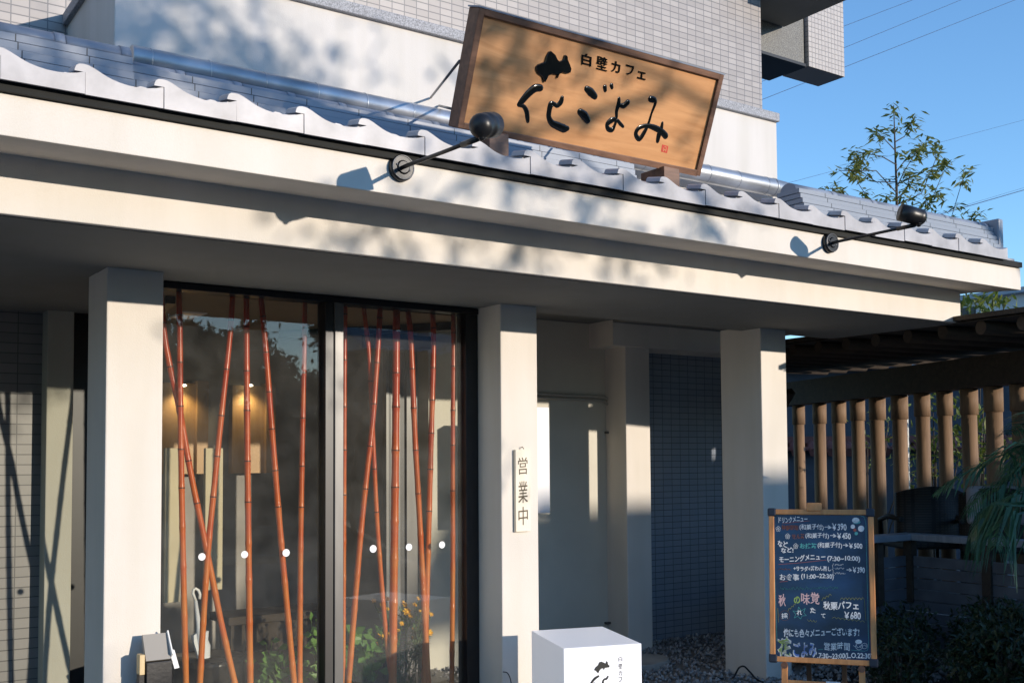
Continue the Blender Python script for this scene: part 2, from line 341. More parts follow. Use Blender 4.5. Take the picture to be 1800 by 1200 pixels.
def stroke(mb, pts, nrm, hk=.5, sub=5):
    """brush stroke with rounded section on a plane: pts = [(Vector, halfwidth)]"""
    P = [p for p, r in pts]; Rr = [r for p, r in pts]; n = len(P); Q = []
    for i in range(n-1):
        p0 = P[max(i-1, 0)]; p1 = P[i]; p2 = P[i+1]; p3 = P[min(i+2, n-1)]
        for k in range(sub):
            t = k/sub
            q = .5*((2*p1)+(p2-p0)*t+(2*p0-5*p1+4*p2-p3)*t*t+(3*p1-p0-3*p2+p3)*t**3)
            Q.append((q, Rr[i]*(1-t)+Rr[i+1]*t))
    Q.append((P[-1], Rr[-1]))
    t0 = (Q[1][0]-Q[0][0]).normalized(); t1 = (Q[-1][0]-Q[-2][0]).normalized()
    head = [(Q[0][0]-t0*Q[0][1]*c, Q[0][1]*s_) for c, s_ in ((.98, .15), (.8, .6), (.45, .88))]
    tail = [(Q[-1][0]+t1*Q[-1][1]*c, Q[-1][1]*s_) for c, s_ in ((.45, .88), (.8, .6), (.98, .15))]
    Q = head+Q+tail; V = []; Fs = []; m = 9
    for i, (p, r) in enumerate(Q):
        t = Q[min(i+1, len(Q)-1)][0]-Q[max(i-1, 0)][0]; sd = nrm.cross(t)
        sd = sd.normalized() if sd.length > 1e-9 else Vector((1, 0, 0))
        for j in range(m):
            a = PI*j/(m-1); V.append(p+sd*r*math.cos(a)+nrm*(r*hk*math.sin(a)))
    for i in range(len(Q)-1):
        for j in range(m-1): Fs.append((i*m+j, (i+1)*m+j, (i+1)*m+j+1, i*m+j+1))
    mb.add(V, Fs, True)
def flatline(mb, pts, wd, nrm, h=.0012):
    for a, b in zip(pts[:-1], pts[1:]):
        d = b-a
        if d.length < 1e-6: continue
        sd = nrm.cross(d).normalized()*wd/2; e = d.normalized()*wd*.3
        q = [a-sd-e, b-sd+e, b+sd+e, a+sd-e]
        mb.add([p+nrm*h for p in q]+q, [(0,1,2,3), (4,5,1,0), (5,6,2,1), (6,7,3,2), (7,4,0,3)])
def blob(mb, pts, nrm, h, inset=.72):
    """raised pillow from a closed outline"""
    c = sum(pts, Vector())/len(pts); n = len(pts)
    def off(k):
        out = []
        for i, p in enumerate(pts):
            a = pts[i-1]; b = pts[(i+1) % n]; t = (b-a).normalized(); q = nrm.cross(t)
            out.append(p+q*min(k, .18*min((p-a).length, (b-p).length)+.0004))
        return out
    sgn = 1
    area = sum(((pts[i]-c).cross(pts[(i+1) % n]-c)).dot(nrm) for i in range(n))
    if area < 0: pts = pts[::-1]
    L0 = pts; L1 = off(h*.10); L2 = off(h*.35)
    V = L0+[p+nrm*h*.75 for p in L1]+[p+nrm*h for p in L2]
    Fs = []
    for k in (0, n):
        for i in range(n): Fs.append((k+i, k+(i+1) % n, k+n+(i+1) % n, k+n+i))
    mb.add(V, Fs, False); mb.add(V[2*n:], [tuple(range(n))], False)

# ================================================================== SETTING: ground
g = MB().add([(-300,-300,0),(300,-300,0),(300,300,0),(-300,300,0)], [(0,1,2,3)]).build('ground', M['ground']); g['kind'] = 'structure'
rd = MB().add([(-300,-10.5,.004),(300,-10.5,.004),(300,-4.8,.004),(-300,-4.8,.004)], [(0,1,2,3)]).build('road', M['asphalt']); rd['kind'] = 'structure'
kb = MB().box(-60, 60, -4.8, -4.62, 0, .12).build('kerb', M['slab'], bevel=.015); kb['kind'] = 'structure'

# ================================================================== BUILDING
ZS = 2.41           # soffit
YP, YB = 5.12, 5.47 # pillar front / back
YL = 4.231          # lower fascia front
YU, ZU, ZT = 3.90, 2.603, 2.748
YE, ZE = 3.85, 2.776
B = thing('cafe_building', (3.6, 5.3, 0), 'cream stucco shop front with pillars, deep eaves and tiled wall above', 'building')

pills = [(1.265, 1.525), (3.452, 3.712), (5.618, 5.874)]
for x0, x1 in pills:
    MB().box(x0, x1, YP, YB if x0 < 5 else 5.505, -.02, ZS+.02).build('pillar', M['stucco'], B, bevel=.007)
MB().box(5.575, 5.83, 6.5, 6.92, -.02, ZS+.02).build('pillar', M['stucco'], B, bevel=.007)
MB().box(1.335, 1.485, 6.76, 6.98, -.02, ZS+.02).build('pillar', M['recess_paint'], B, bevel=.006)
XE_L, XE_U = 6.60, 6.77
MB().box(-4, XE_L, YL, 5.30, ZS, ZU+.06).build('lower_fascia', M['stucco'], B, bevel=.004)
# upper fascia with a slightly rising soffit behind its front edge
pf = [(YU, ZU), (YL+.04, ZU+.030), (5.6, ZU+.050), (5.6, ZT-.01), (YU, ZT)]
MB().prism_x(pf, -4, XE_U).build('upper_fascia', M['stucco'], B, bevel=.004)
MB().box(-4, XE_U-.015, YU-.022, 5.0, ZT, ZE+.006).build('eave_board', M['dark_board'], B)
# soffit over the lobby and recesses
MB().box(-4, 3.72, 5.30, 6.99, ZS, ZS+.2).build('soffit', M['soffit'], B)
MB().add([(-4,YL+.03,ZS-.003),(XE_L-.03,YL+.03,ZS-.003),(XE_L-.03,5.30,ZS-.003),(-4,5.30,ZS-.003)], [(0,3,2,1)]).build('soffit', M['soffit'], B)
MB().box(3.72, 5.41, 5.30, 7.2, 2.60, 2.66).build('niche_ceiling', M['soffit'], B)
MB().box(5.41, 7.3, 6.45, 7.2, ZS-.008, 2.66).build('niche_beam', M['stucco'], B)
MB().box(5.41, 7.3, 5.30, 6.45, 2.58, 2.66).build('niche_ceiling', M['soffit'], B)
# walls behind
MB().box(3.92, 5.575, 6.75, 6.9, -.02, 2.66).build('niche_wall', M['wallpaint'], B)
MB().box(5.83, 7.43, 6.78, 6.95, -.02, 2.45).build('corridor_wall', M['tile_blue'], B)
MB().box(-4, 1.335, 6.9, 7.0, -.02, ZS).build('recess_wall', M['tile_left'], B)
MB().box(1.487, 1.60, 6.80, 6.96, 0, ZS).build('recess_frame', M['frame'], B)
# interior
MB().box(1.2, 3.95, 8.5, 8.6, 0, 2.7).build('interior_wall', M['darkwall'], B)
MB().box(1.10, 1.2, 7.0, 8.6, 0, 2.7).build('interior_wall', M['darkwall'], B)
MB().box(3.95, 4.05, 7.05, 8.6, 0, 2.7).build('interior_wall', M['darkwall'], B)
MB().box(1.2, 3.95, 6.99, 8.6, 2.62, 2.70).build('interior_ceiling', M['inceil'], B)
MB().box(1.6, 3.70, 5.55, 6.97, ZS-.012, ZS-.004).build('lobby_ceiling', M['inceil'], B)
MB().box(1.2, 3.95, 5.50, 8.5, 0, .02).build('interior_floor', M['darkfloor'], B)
MB().bar((1.75, 5.75, 2.375), (1.95, 6.9, 2.375), .05, .04).build('ceiling_track', M['frame'], B); MB().bar((2.85, 6.9, 2.37), (3.6, 5.9, 2.37), .05, .05).build('ceiling_track', M['frame'], B)
for (xa, xb) in ((2.075, 2.175), (2.335, 2.452)):  # added cream panels standing in for sunlit strips of the inner wall
    MB().box(xa, xb, 6.90, 6.94, .62 if xa < 2.2 else .68, 1.60).build('sun_strip', M['sun_strip'], B, bevel=.004)
for (xa, xm, xb) in ((2.44, 2.76, 2.85), (3.06, 3.33, 3.41)):
    MB().box(xa, xm, 8.40, 8.49, 1.42, 2.13).build('wood_panel', M['panelwood'], B)
    MB().box(xm, xb, 8.36, 8.49, 1.42, 2.15).build('wood_panel', M['panelwood'], B)
# sliding door frames of the entrance
for (xa, xb, y0, m) in ((3.505, 3.53, 6.62, 'alu'), (3.55, 3.63, 6.64, 'alu'), (3.71, 3.80, 6.70, 'alu')):
    MB().box(xa, xb, y0, y0+.05, 0, 2.33).build('door_frame', M[m], B, bevel=.003)
MB().box(3.53, 3.55, 6.63, 6.68, 0, 2.33).box(3.64, 3.705, 6.72, 6.76, 0, 2.33).box(3.40, 3.86, 6.6, 6.78, 2.30, 2.39).build('door_frame', M['frame'], B)
# main window: frame, mullion, panes
W0, W1, GY = 1.53, 3.452, 5.39
wf = MB().box(W0, W1, 5.35, 5.46, 2.372, ZS-.004).box(W1-.085, W1, 5.36, 5.46, .02, 2.372).box(W0-.03, W0+.03, 5.485, 5.55, .02, 2.372)
wf.box(2.462, 2.512, 5.345, 5.45, .02, 2.372).box(W0, W1, 5.36, 5.46, 0, .10)
win = wf.build('window', M['frame'], B, bevel=.003)
MB().box(2.513, 2.567, 5.335, 5.40, .1, 2.371).build('mullion', M['alu'], win, bevel=.004)
MB().box(W0+.01, 2.475, GY, GY+.008, .09, 2.375).build('pane', M['glass'], win)
MB().box(2.56, W1-.08, GY, GY+.008, .09, 2.375).build('pane', M['glass'], win)
for (x, y, r) in ((355,978,.0185), (430,974,.0185), (503,971,.020), (656,964,.021), (719,961,.020), (777,957,.020)):
    p = aY(x, y, GY-.002); n = 20
    MB().add([p+Vector((r*math.cos(2*PI*i/n), 0, r*math.sin(2*PI*i/n))) for i in range(n)]+[p+Vector((r*math.cos(2*PI*i/n), .0018, r*math.sin(2*PI*i/n))) for i in range(n)],
             [tuple(range(n))]+[(i, n+i, n+(i+1) % n, (i+1) % n) for i in range(n)]).build('round_sticker', M['sticker'], win)
# ---- roof
PT = .27; X0T = .872-PT*16
prof = [(-.036,.079),(-.028,.098),(-.014,.105),(.004,.104),(.03,.096),(.07,.077),(.11,.064),(.16,.059),(.21,.062),(.232,.068)]
SL = .29
def wave(dx):
    pp = prof+[(PT-.036,.079)]
    for (a, za), (b, zb) in zip(pp[:-1], pp[1:]):
        if a <= dx <= b: return za+(zb-za)*(dx-a)/(b-a)
    return .08
NT = 37
rf = MB()
for r in range(7):
    y0 = YE+.02+r*.235; y1 = y0+.245; z0 = ZE-.02+r*.235*SL
    xs = []
    for k in range(NT):
        if X0T+k*PT > 6.62: break
        xs += [(X0T+k*PT+dx, h) for dx, h in prof]
    V = []
    for x, h in xs: V += [(x, y0, z0+h-.028), (x, y0, z0+h), (x, y1, z0+h+.235*SL-.012)]
    Fs = []
    for i in range(len(xs)-1):
        a = i*3; b = a+3; Fs += [(a, b, b+1, a+1), (a+1, b+1, b+2, a+2)]
    rf.add(V, Fs, False)
rf.box(-4, 6.72, YE+.06, 5.5, ZE+.012, ZE+.03)
roof = rf.build('roof', M['roof'], B)
for k in range(NT):
    xs = X0T+k*PT
    if xs < -.6 or xs > 6.75: continue
    # front face: joint side profile (own outline from crest to the right-hand edge)
    top = [(-.036,.083),(-.031,.097),(-.022,.104),(-.008,.106),(-.0003,.1055),(.0003,.1055),(.010,.1045),(.03,.097),(.05,.087),(.07,.0775),(.09,.070),(.115,.064),(.145,.0595),(.18,.059),(.21,.062),(.24,.068),(PT-.0018,.078)]
    V = []; n = len(top); yf = YE-(.004 if k % 2 else .0)
    jz = random.uniform(-.0025, .0025)
    for (dx, h) in top:
        zb = ZE+jz if dx >= 0 else ZE+.078+jz
        V.append((xs+dx, yf, zb)); V.append((xs+dx, yf, ZE+h+jz))
        V.append((xs+dx, yf+.10, ZE+h+jz+.10*SL*.7)); V.append((xs+dx, yf+.10, zb+.02))
    Fs = []
    for i in range(n-1):
        a = i*4; b = a+4
        Fs += [(a, b, b+1, a+1), (a+1, b+1, b+2, a+2), (a, a+3, b+3, b)]
    e = (n-1)*4; Fs += [(0, 1, 2, 3), (e, e+3, e+2, e+1)]
    MB().add(V, Fs).build('eave_tile', M['roof'], roof, bevel=.003, seg=2)
# ---- ridge stacks (left: between eaves and wall; right: stepped end ridge)
def ridge(x0, x1, Y, zt, lay, nl, rc, capjoint, slabw=.2):
    mb = MB()
    for i in range(nl):
        z1 = zt-rc*.95-i*lay; mb.box(x0, x1, Y-slabw/2-i*.012+.003*(i % 2), Y+slabw/2+i*.012, z1-lay+.006, z1)
        mb.box(x0+.01, x1-.01, Y-slabw/2-i*.012+.02, Y+slabw/2, z1-lay, z1-lay+.006)
    o = mb.build('ridge_stack', M['ridge'], B)
    c = MB(); k = 0; x = x0
    while x < x1-.02:
        xe = min(x+capjoint, x1); pr = [(Y+rc*1.25*math.cos(a), zt-rc*.95+rc*.95*math.sin(a)) for a in [PI*j/12 for j in range(13)]]
        c.prism_x(pr, x, xe-.004, True)
        pr2 = [(Y+rc*1.31*math.cos(a), zt-rc*.95+rc*1.0*math.sin(a)) for a in [PI*j/12 for j in range(13)]]
        c.prism_x(pr2, xe-.05, xe-.004, True); x = xe
    c.build('ridge_cap', M['cap'], o)
    return o
ridge(-4, 1.40, 5.33, 3.525, .040, 6, .075, .30)
ridge(1.40, 4.66, 5.42, 3.50, .040, 7, .05, .30)
zr = aY(1600, 367, 4.06).z
ridge(4.70, 6.60, 4.06, zr, .030, 6, .045, .365, .16)
pe = aY(1750, 400, 4.06)
MB().box(6.60, 6.655, 3.94, 4.2, zr-.19, zr+.015).build('ridge_end', M['cap'], B, bevel=.012)
# ---- galvanised pipe over the ridge
PY, PZ, PR = 5.50, 3.551, .066
pts = []; rr = []
xa, xb = 1.46, 6.36
x = xa; pm = MB()
pm.tube([(xa,PY,PZ),(xa+.004,PY,PZ),(xb-.17,PY,PZ),(xb-.02,PY,PZ-.004),(xb,PY,PZ-.006)], [PR*.9,PR,PR,PR*.97,PR*.8], 24)
pipe = pm.build('pipe', M['metal'], B)
x = 1.55
while x < 6.2:
    MB().tube([(x,PY,PZ),(x+.007,PY,PZ)], PR+.0022, 24).build('pipe_collar', M['metal'], pipe); x += .303
MB().tube([(xb-.175,PY,PZ),(xb-.16,PY,PZ)], PR+.004, 24).build('pipe_collar', M['metal'], pipe)
# ---- parapet box and coping, tower
PWY = 5.62
pw0, pw1 = .2512*PWY, 1.1369*PWY
MB().box(pw0, pw1, PWY, 7.0, 2.9, 4.135).build('parapet', M['parapet'], B, bevel=.006)
cz = aY(1362, 212, PWY-.03).z
cp = MB().box(pw0-.03, pw1+.006, PWY-.03, 6.695, cz, cz+.068)
cp.build('coping', M['granite'], B, bevel=.006)
TY = 6.70
MB().box(-6, 7.432, TY, 12, 2.70, 12).build('tower_wall', M['tile_beige'], B, bevel=.004)
# balcony at the right of the tower
bz = 5.41; bx0, bx1, bx2 = 7.434, 8.448, 8.999
bal = MB().box(bx1, bx2, 7.0, 7.34, bz, 7.4).build('balcony', M['tile_small'], B, bevel=.004)
MB().box(bx0, bx1-.03, 7.035, 7.12, bz+.03, 6.15).build('balcony_panel', M['granite_dark'], bal)
MB().box(bx0, bx1-.02, 7.02, 7.5, bz-.002, bz+.026).box(bx1-.03, bx1-.001, 7.05, 7.3, bz, 7.0).build('balcony_edge', M['frame'], bal)
c1 = aY(1378, 48, 7.02)
MB().box(bx0, c1.x, 6.24, 7.02, c1.z, c1.z+.25).build('upper_slab', M['soffit'], bal)

# ================================================================== SPOTLIGHTS
def spot(disc, head, aim, r, ln, label):
    t = thing('spotlight', disc, label, 'spotlight', 'spotlights on the fascia')
    d = Vector(disc)
    MB().tube([d, d+Vector((0,-.020,0)), d+Vector((0,-.030,0))], [.055,.055,.050], 28).tube([d+Vector((0,-.03,0)), d+Vector((0,-.036,0))], [.030,.024], 20).build('base', M['black_metal'], t)
    ring = MB(); n = 28
    P = [d+Vector((.049*math.cos(2*PI*i/n), -.0305, .049*math.sin(2*PI*i/n))) for i in range(n+1)]
    ring.tube(P, .0028, 6, False).build('bezel', M['grey_metal'], t)
    MB().sphere(d+Vector((.028,-.031,-.01)), .005).sphere(d+Vector((-.03,-.031,.008)), .005).build('screw', M['grey_metal'], t)
    h = Vector(head); a = Vector(aim).normalized()
    j = h - a*ln*.25 - Vector((0,0,1))*r*.9
    s0 = d+Vector((-.012,-.034,-.006))
    MB().tube([s0, d+Vector((.0,-.06,.0)), d+(j-d)*.55, j], [.0085,.0085,.008,.008], 12).tube([d+(j-d)*.78, d+(j-d)*.96], [.011, .011], 12).build('arm', M['black_metal'], t)
    side = a.cross(Vector((0,0,1))).normalized()
    yk = MB().bar(j-side*.012, j-side*.012+Vector((0,0,1))*r*.9, .022, .016, a).sphere(j, .014)
    yk.build('bracket', M['black_metal'], t)
    hb = MB(); P = []; Rr = []
    for i in range(7):
        q = PI/2*i/6; P.append(h-a*(ln*.30+r*.85*math.cos(q))); Rr.append(max(r*math.sin(q), .002))
    P += [h-a*ln*.0, h+a*ln*.02, h+a*ln*.70, h+a*ln*.70, h+a*ln*.62]; Rr += [r, r*1.03, r*1.03, r*.94, r*.90]
    hb.tube(P, Rr, 28)
    hb.build('lamp_head', M['black_metal'], t)
    return t
d1 = aY(703, 297, YU); d2 = aY(1456, 428, YU)
h1 = aX(852, 221, d1.x+.02); h2 = aX(1606, 379, d2.x-.02)
spot(d1, h1, (1.0, .62, .38), .0465, .105, 'round headed black spotlight whose arm crosses the lower left corner of the wooden sign')
spot(d2, h2, (-1.0, .62, .30), .043, .105, 'black barrel spotlight on a long arm near the right end of the eaves')

# ================================================================== WOODEN SHOP SIGN
BL = Vector((2.661, 4.30, 3.084)); BR = Vector((4.254, 4.30, 3.084)); TL = Vector((2.661, 4.103, 3.598))
sx = (BR-BL).normalized(); sv = (TL-BL).normalized(); sn = sx.cross(sv)           # sn faces the viewer
if sn.y > 0: sn = -sn
SW = (BR-BL).length; SH = (TL-BL).length
sg = thing('shop_sign', ((BL+BR)/2), 'big leaning wooden sign with raised black brush lettering on the tiled eaves', 'sign')
def sp(u, v, h=0): return BL+sx*u+sv*v+sn*h
b = MB().obox(sp(SW/2, SH/2, -.045), sx*(SW/2-.03), sv*(SH/2-.03), sn*.030); b.build('board', M['signwood'], sg)
fr = MB(); fw_ = .030
def fbar(mb, u0, u1, v0, v1): mb.obox(sp((u0+u1)/2, (v0+v1)/2, -.0475), sx*(u1-u0)/2, sv*(v1-v0)/2, sn*.0475)
fbar(fr, 0, fw_, 0, SH); fbar(fr, SW-fw_, SW, 0, SH); fbar(fr, fw_, SW-fw_, 0, fw_); fbar(fr, fw_, SW-fw_, SH-fw_, SH)
fr.build('frame', M['signframe'], sg, bevel=.004)
MB().obox(sp(SW/2, SH+.004, -.050), sx*(SW/2+.004), sv*.0035, sn*.052).build('top_flashing', M['cap'], sg)
for (xa_, xb_) in ((.16, .275), (SW-.30, SW-.185)):
    zc = BL.z-.055; MB().box(BL.x+xa_, BL.x+xb_, 4.27, 4.46, zc-.075, BL.z+.008).build('foot', M['signframe'] if xa_ > .5 else M['signframe'], sg, bevel=.004)
rodA = aY(757, 172, PWY-.01); rodB = sp(.0, SH*.55, -.095)
for a_, b_ in ((rodA, rodB), (aY(772, 186, PWY-.01), sp(.02, .08, -.095)), (sp(SW-.1, SH*.55, -.09), Vector((BR.x-.05, PWY-.01, 3.75)))): MB().tube([a_, b_], .007, 8).build('stay_rod', M['alu'], sg)
PB = sp(0, 0, -.015)
def sq(cx, cy): return aP(900+cx/5.7133, 80+cy/5.7133, PB, sn)
KS = (sq(700, 500)-sq(600, 500)).length/100
def S(mb, L, hk=.30): stroke(mb, [(sq(x, y), r*KS*1.10) for x, y, r in L], sn, hk)
lt = MB()
OUT = [(232,215),(255,190),(320,165),(335,110),(360,65),(385,55),(430,95),(450,140),(470,160),(505,145),(520,100),(535,95),(550,110),(552,140),(575,190),(590,235),(580,275),(545,285),(500,275),(470,290),(450,330),(440,325),(445,295),(400,290),(360,305),(345,340),(325,370),(310,365),(295,315),(250,280),(235,250)]
blob(lt, [sq(x, y) for x, y in OUT], sn, .012)
S(lt, [(285,428,26),(230,432,30),(160,490,28),(100,560,25),(68,595,17)]); S(lt, [(68,600,14),(115,612,16),(145,660,20),(155,720,20),(158,760,16)])
S(lt, [(503,528,17),(490,570,22),(455,605,18),(425,592,16),(392,592,25),(375,650,22),(370,720,22),(400,780,25),(460,810,30),(520,835,32),(555,835,20)])
S(lt, [(750,437,24),(790,470,33),(832,512,26)]); S(lt, [(932,420,20),(936,450,17)]); S(lt, [(998,402,18),(1004,424,15)]); S(lt, [(683,668,26),(725,705,35),(758,750,28)])
S(lt, [(1075,534,14),(1070,590,20),(1050,660,16),(1045,730,14),(1000,752,24),(958,790,20),(965,838,20),(1005,848,20),(1032,800,13),(1052,752,14),(1090,790,16),(1115,815,13)])
S(lt, [(1162,572,22),(1120,608,22),(1082,600,14)])
S(lt, [(1392,540,26),(1428,550,25),(1438,585,15),(1402,680,11),(1370,785,13),(1330,870,19),(1278,940,21),(1243,890,20),(1272,832,18),(1350,807,17),(1430,827,24),(1500,865,26),(1542,908,28)])
S(lt, [(1510,778,12),(1500,830,18),(1475,900,24),(1462,960,18)])
lt.build('lettering', M['lacquer'], sg)
for ch, x0, y0, x1, y1 in (('白',700,72,795,190),('壁',850,98,955,235),('カ',1000,150,1085,262),('フ',1145,190,1222,290),('ェ',1262,255,1340,330)):
    st = MB(); put_text(st, ch, sq(x0-6, y1), sq(x1-6, y1+(x1-x0)*.26), sq(x0, y0), .006, sn, 0, .003 if ch == '壁' else .012); st.build('small_character', M['lacquer'], sg)
sm = MB(); c4 = [sq(1508,995), sq(1568,1012), sq(1556,1082), sq(1496,1066)]
sm.add([p+sn*.0015 for p in c4]+c4, [(3,2,1,0), (0,1,5,4), (1,2,6,5), (2,3,7,6), (3,0,4,7)]); sm.build('red_seal', M['stamp'], sg)
sm2 = MB(); flatline(sm2, [sq(1520,1030), sq(1518,1062)], .004, sn, .0025); flatline(sm2, [sq(1530,1018), sq(1548,1022), sq(1540,1064)], .004, sn, .0025); flatline(sm2, [sq(1526,1045), sq(1538,1050)], .004, sn, .0025)
sm2.build('seal_marks', M['signwood'], sg)

# ================================================================== HANGING PLAQUE ON THE MIDDLE PILLAR
pa = aY(904, 790, YP-.012); pb = aY(931, 933, YP-.012)
pq = thing('wooden_plaque', ((pa.x+pb.x)/2, YP-.01, pb.z), 'narrow pale wooden plaque with three carved characters on the middle pillar', 'plaque')
MB().box(pa.x, pb.x, YP-.024, YP-.002, pb.z, pa.z).build('board', M['plaque'], pq, bevel=.003)
pl = MB(); N0 = Vector((0,-1,0)); pw_ = pb.x-pa.x
for ch, y0, y1 in (('営', 804, 834), ('業', 846, 884), ('中', 891, 923)):
    zt_ = aY(917, y0, YP-.024).z; zb_ = aY(917, y1, YP-.024).z
    xl = pa.x+pw_*.17; xr = pa.x+pw_*.80
    put_text(pl, ch, Vector((xl, YP-.0242, zb_)), Vector((xr, YP-.0242, zb_+.004)), Vector((xl, YP-.0242, zt_)), .0015, N0)
pl.build('lettering', M['brushink'], pq)
hk = MB().tube([Vector(((pa.x+pb.x)/2, YP-.003, pa.z+.012)), Vector(((pa.x+pb.x)/2, YP-.02, pa.z+.016)), Vector(((pa.x+pb.x)/2+.006, YP-.024, pa.z+.004))], .0025, 6).build('hook', M['brushink'], pq)

# ================================================================== ILLUMINATED BOX SIGN
kk = 1.0
f0 = Vector((3.168*kk, 4.172*kk, 0)); f1 = Vector((3.564*kk, 4.058*kk, 0)); k0 = Vector((3.368*kk, 4.723*kk, 0))
ux = (f1-f0).normalized(); wx = (f1-f0).length; uy = (k0-f0).normalized(); wy = (k0-f0).length*.98
bs = thing('box_sign', f0+ux*wx/2+uy*wy/2, 'white glowing box sign with black brush mark standing before the middle pillar', 'sign')
cc = f0+ux*wx/2+uy*wy/2
MB().obox(cc+Vector((0,0,.33)), ux*wx/2, uy*wy/2, Vector((0,0,.27))).build('light_box', M['acrylic'], bs, bevel=.004)
MB().obox(cc+Vector((0,0,.03)), ux*(wx/2-.02), uy*(wy/2-.02), Vector((0,0,.029))).build('base', M['black_metal'], bs)
bn = Vector((ux.y, -ux.x, 0)); PF = f0+bn*.0006
def bq(cx, cy): return aP(920+cx/4.186, 1080+cy/4.186, PF, bn)
kb_ = (bq(700,400)-bq(600,400)).length/100
bl = MB()
blob(bl, [bq(x, y) for x, y in [(520,405),(530,385),(548,370),(558,348),(572,342),(588,348),(604,356),(612,338),(620,345),(622,362),(634,372),(630,385),(598,390),(592,405),(586,392),(572,395),(560,408),(552,426),(543,424),(536,412)]], bn, .003)
for L in ([(553,450,7),(528,466,9),(505,492,8),(484,530,6)], [(622,452,6),(612,468,8),(592,476,6),(585,500,8),(590,540,9),(612,560,9),(640,566,8)], [(520,500,5),(528,540,7),(524,580,6)]):
    stroke(bl, [(bq(x, y), r*kb_) for x, y, r in L], bn, .3)
for ch, y0, y1 in (('白',308,342), ('壁',358,398), ('カ',410,446), ('フ',458,494), ('ェ',506,536)):
    put_text(bl, ch, bq(700, y1), bq(727, y1-2), bq(700, y0), .0012, bn)
bl.build('lettering', M['ink'], bs)

# ================================================================== CHALKBOARD EASEL
ZTb = 1.25
tl = aZ(1349, 890.6, ZTb); tr = aZ(1535, 894.7, ZTb)
mid = (tl+tr)/2; hd = Vector((mid.x, mid.y, 0)).normalized()
# board plane leans back by ~7 degrees; bottom lies on measured rays
bx_ = Vector((tr.x-tl.x, tr.y-tl.y, 0)); bx_ = Vector((hd.y, -hd.x, 0))*.97+Vector((hd.x, hd.y, 0))*(-.06); bx_.normalize()
nb = Vector((0,0,1)).cross(bx_); nb = -nb if nb.dot(hd) > 0 else nb
lean = math.radians(7); vb = (Vector((0,0,1))*math.cos(lean) - nb*math.sin(lean)).normalized(); nb = bx_.cross(vb); nb = -nb if nb.dot(hd) > 0 else nb
dist = (mid-EYE).dot(FW)
mid = EYE + ray(1442, 892)*(5.55/1)
def cb(x, y, h=0): return aP(x, y, mid, nb)+nb*h
cbt = thing('chalkboard_easel', Vector((cb(1447,1165).x, cb(1447,1165).y, 0)), 'handwritten chalk menu board on a wooden easel beside the right pillar', 'menu board')
c_tl, c_tr, c_bl, c_br = cb(1350, 893), cb(1533, 897), cb(1355, 1163), cb(1544, 1169)
bc = (c_tl+c_tr+c_bl+c_br)/4
ex = ((c_tr-c_tl)+(c_br-c_bl)).normalized(); ey = nb.cross(ex); ey = -ey if ey.z < 0 else ey
BWd = ((c_tr-c_tl).length+(c_br-c_bl).length)/4; BHt = ((c_tl-c_bl).length+(c_tr-c_br).length)/4
print('board size', BWd*2, BHt*2, c_tl, c_br)
MB().obox(bc-nb*.012, ex*(BWd-.012), ey*(BHt-.012), nb*.0075).build('slate', M['board'], cbt)
fr = MB(); ft = .0135
fr.obox(bc+ey*(BHt-ft)-nb*.006, ex*(BWd-.03), ey*ft, nb*.013); fr.obox(bc-ey*(BHt-ft)-nb*.006, ex*(BWd-.03), ey*ft, nb*.013)
fr.obox(bc-ex*(BWd-ft)-nb*.006, ex*ft, ey*(BHt-.03), nb*.013); fr.obox(bc+ex*(BWd-ft)-nb*.006, ex*ft, ey*(BHt-.03), nb*.013)
fr.build('frame', M['boardwood'], cbt, bevel=.004)
for sx_ in (-1, 1):
    for sy_ in (-1, 1):
        MB().obox(bc+ex*sx_*(BWd-.016)+ey*sy_*(BHt-.016)-nb*.006, ex*.022, ey*.022, nb*.017).build('corner_cap', M['corner'], cbt, bevel=.008)
MB().obox(bc-ex*.03+ey*(BHt+.012), ex*.037, ey*.022, nb*.013).build('clip', M['boardwood'], cbt, bevel=.005)
for s_ in (-1, 1):
    pT = bc+ex*s_*BWd*.72-ey*(BHt+.015)+nb*.0; pB = pT+ex*s_*.01-ey*.5; k_ = (pT.z-0)/(pT.z-pB.z); pB = pT+(pB-pT)*k_
    lg = MB().bar(pT, pB, .030, .022, nb).build('leg', M['boardwood'], cbt, bevel=.003)
    MB().tube([pT+nb*.012, pT+nb*.03], .017, 14).build('knob', M['signframe'], lg)
    qT = bc+ex*s_*BWd*.35+ey*BHt*.4-nb*.03; qB = Vector((qT.x, qT.y, 0))-nb*.38; qB.z = 0
    MB().bar(qT, qB, .025, .018, nb).build('rear_leg', M['beamwood'], cbt)
MB().obox(bc-ey*(BHt+.10), ex*BWd*.70, ey*.012, nb*.008).build('cross_rail', M['boardwood'], cbt)
MB().obox(bc-ey*(BHt+.10)+ex*.05+nb*.012, ex*.035, ey*.016, nb*.004).build('tag_card', M['paper'], cbt)
S0 = 3.6375; PC = bc-nb*.0042
def ck(x, y): return aP(1330+x/S0, 870+y/S0, PC, nb)
CH = []
def cm(c, nm='chalk_drawing'):
    m_ = MB(); CH.append((nm, c, m_)); return m_
def T(txt, x0, y0, x1, y1, c='chalk', tilt=0):
    put_text(cm(c, 'chalk_text'), txt, ck(x0, y1), ck(x1, y1-tilt), ck(x0, y0), .0008, nb, 1, .012 if any(q in txt for q in '採食覚菓営業時間味') else .024)
def Ln(pts, c, wd=2.2):
    k = (ck(300,500)-ck(200,500)).length/100; flatline(cm(c, 'chalk_line'), [ck(x, y) for x, y in pts], wd*k, nb, .0009)
def circ(x, y, r, n=14): return [(x+r*math.cos(2*PI*i/n), y+r*math.sin(2*PI*i/n)) for i in range(n+1)]
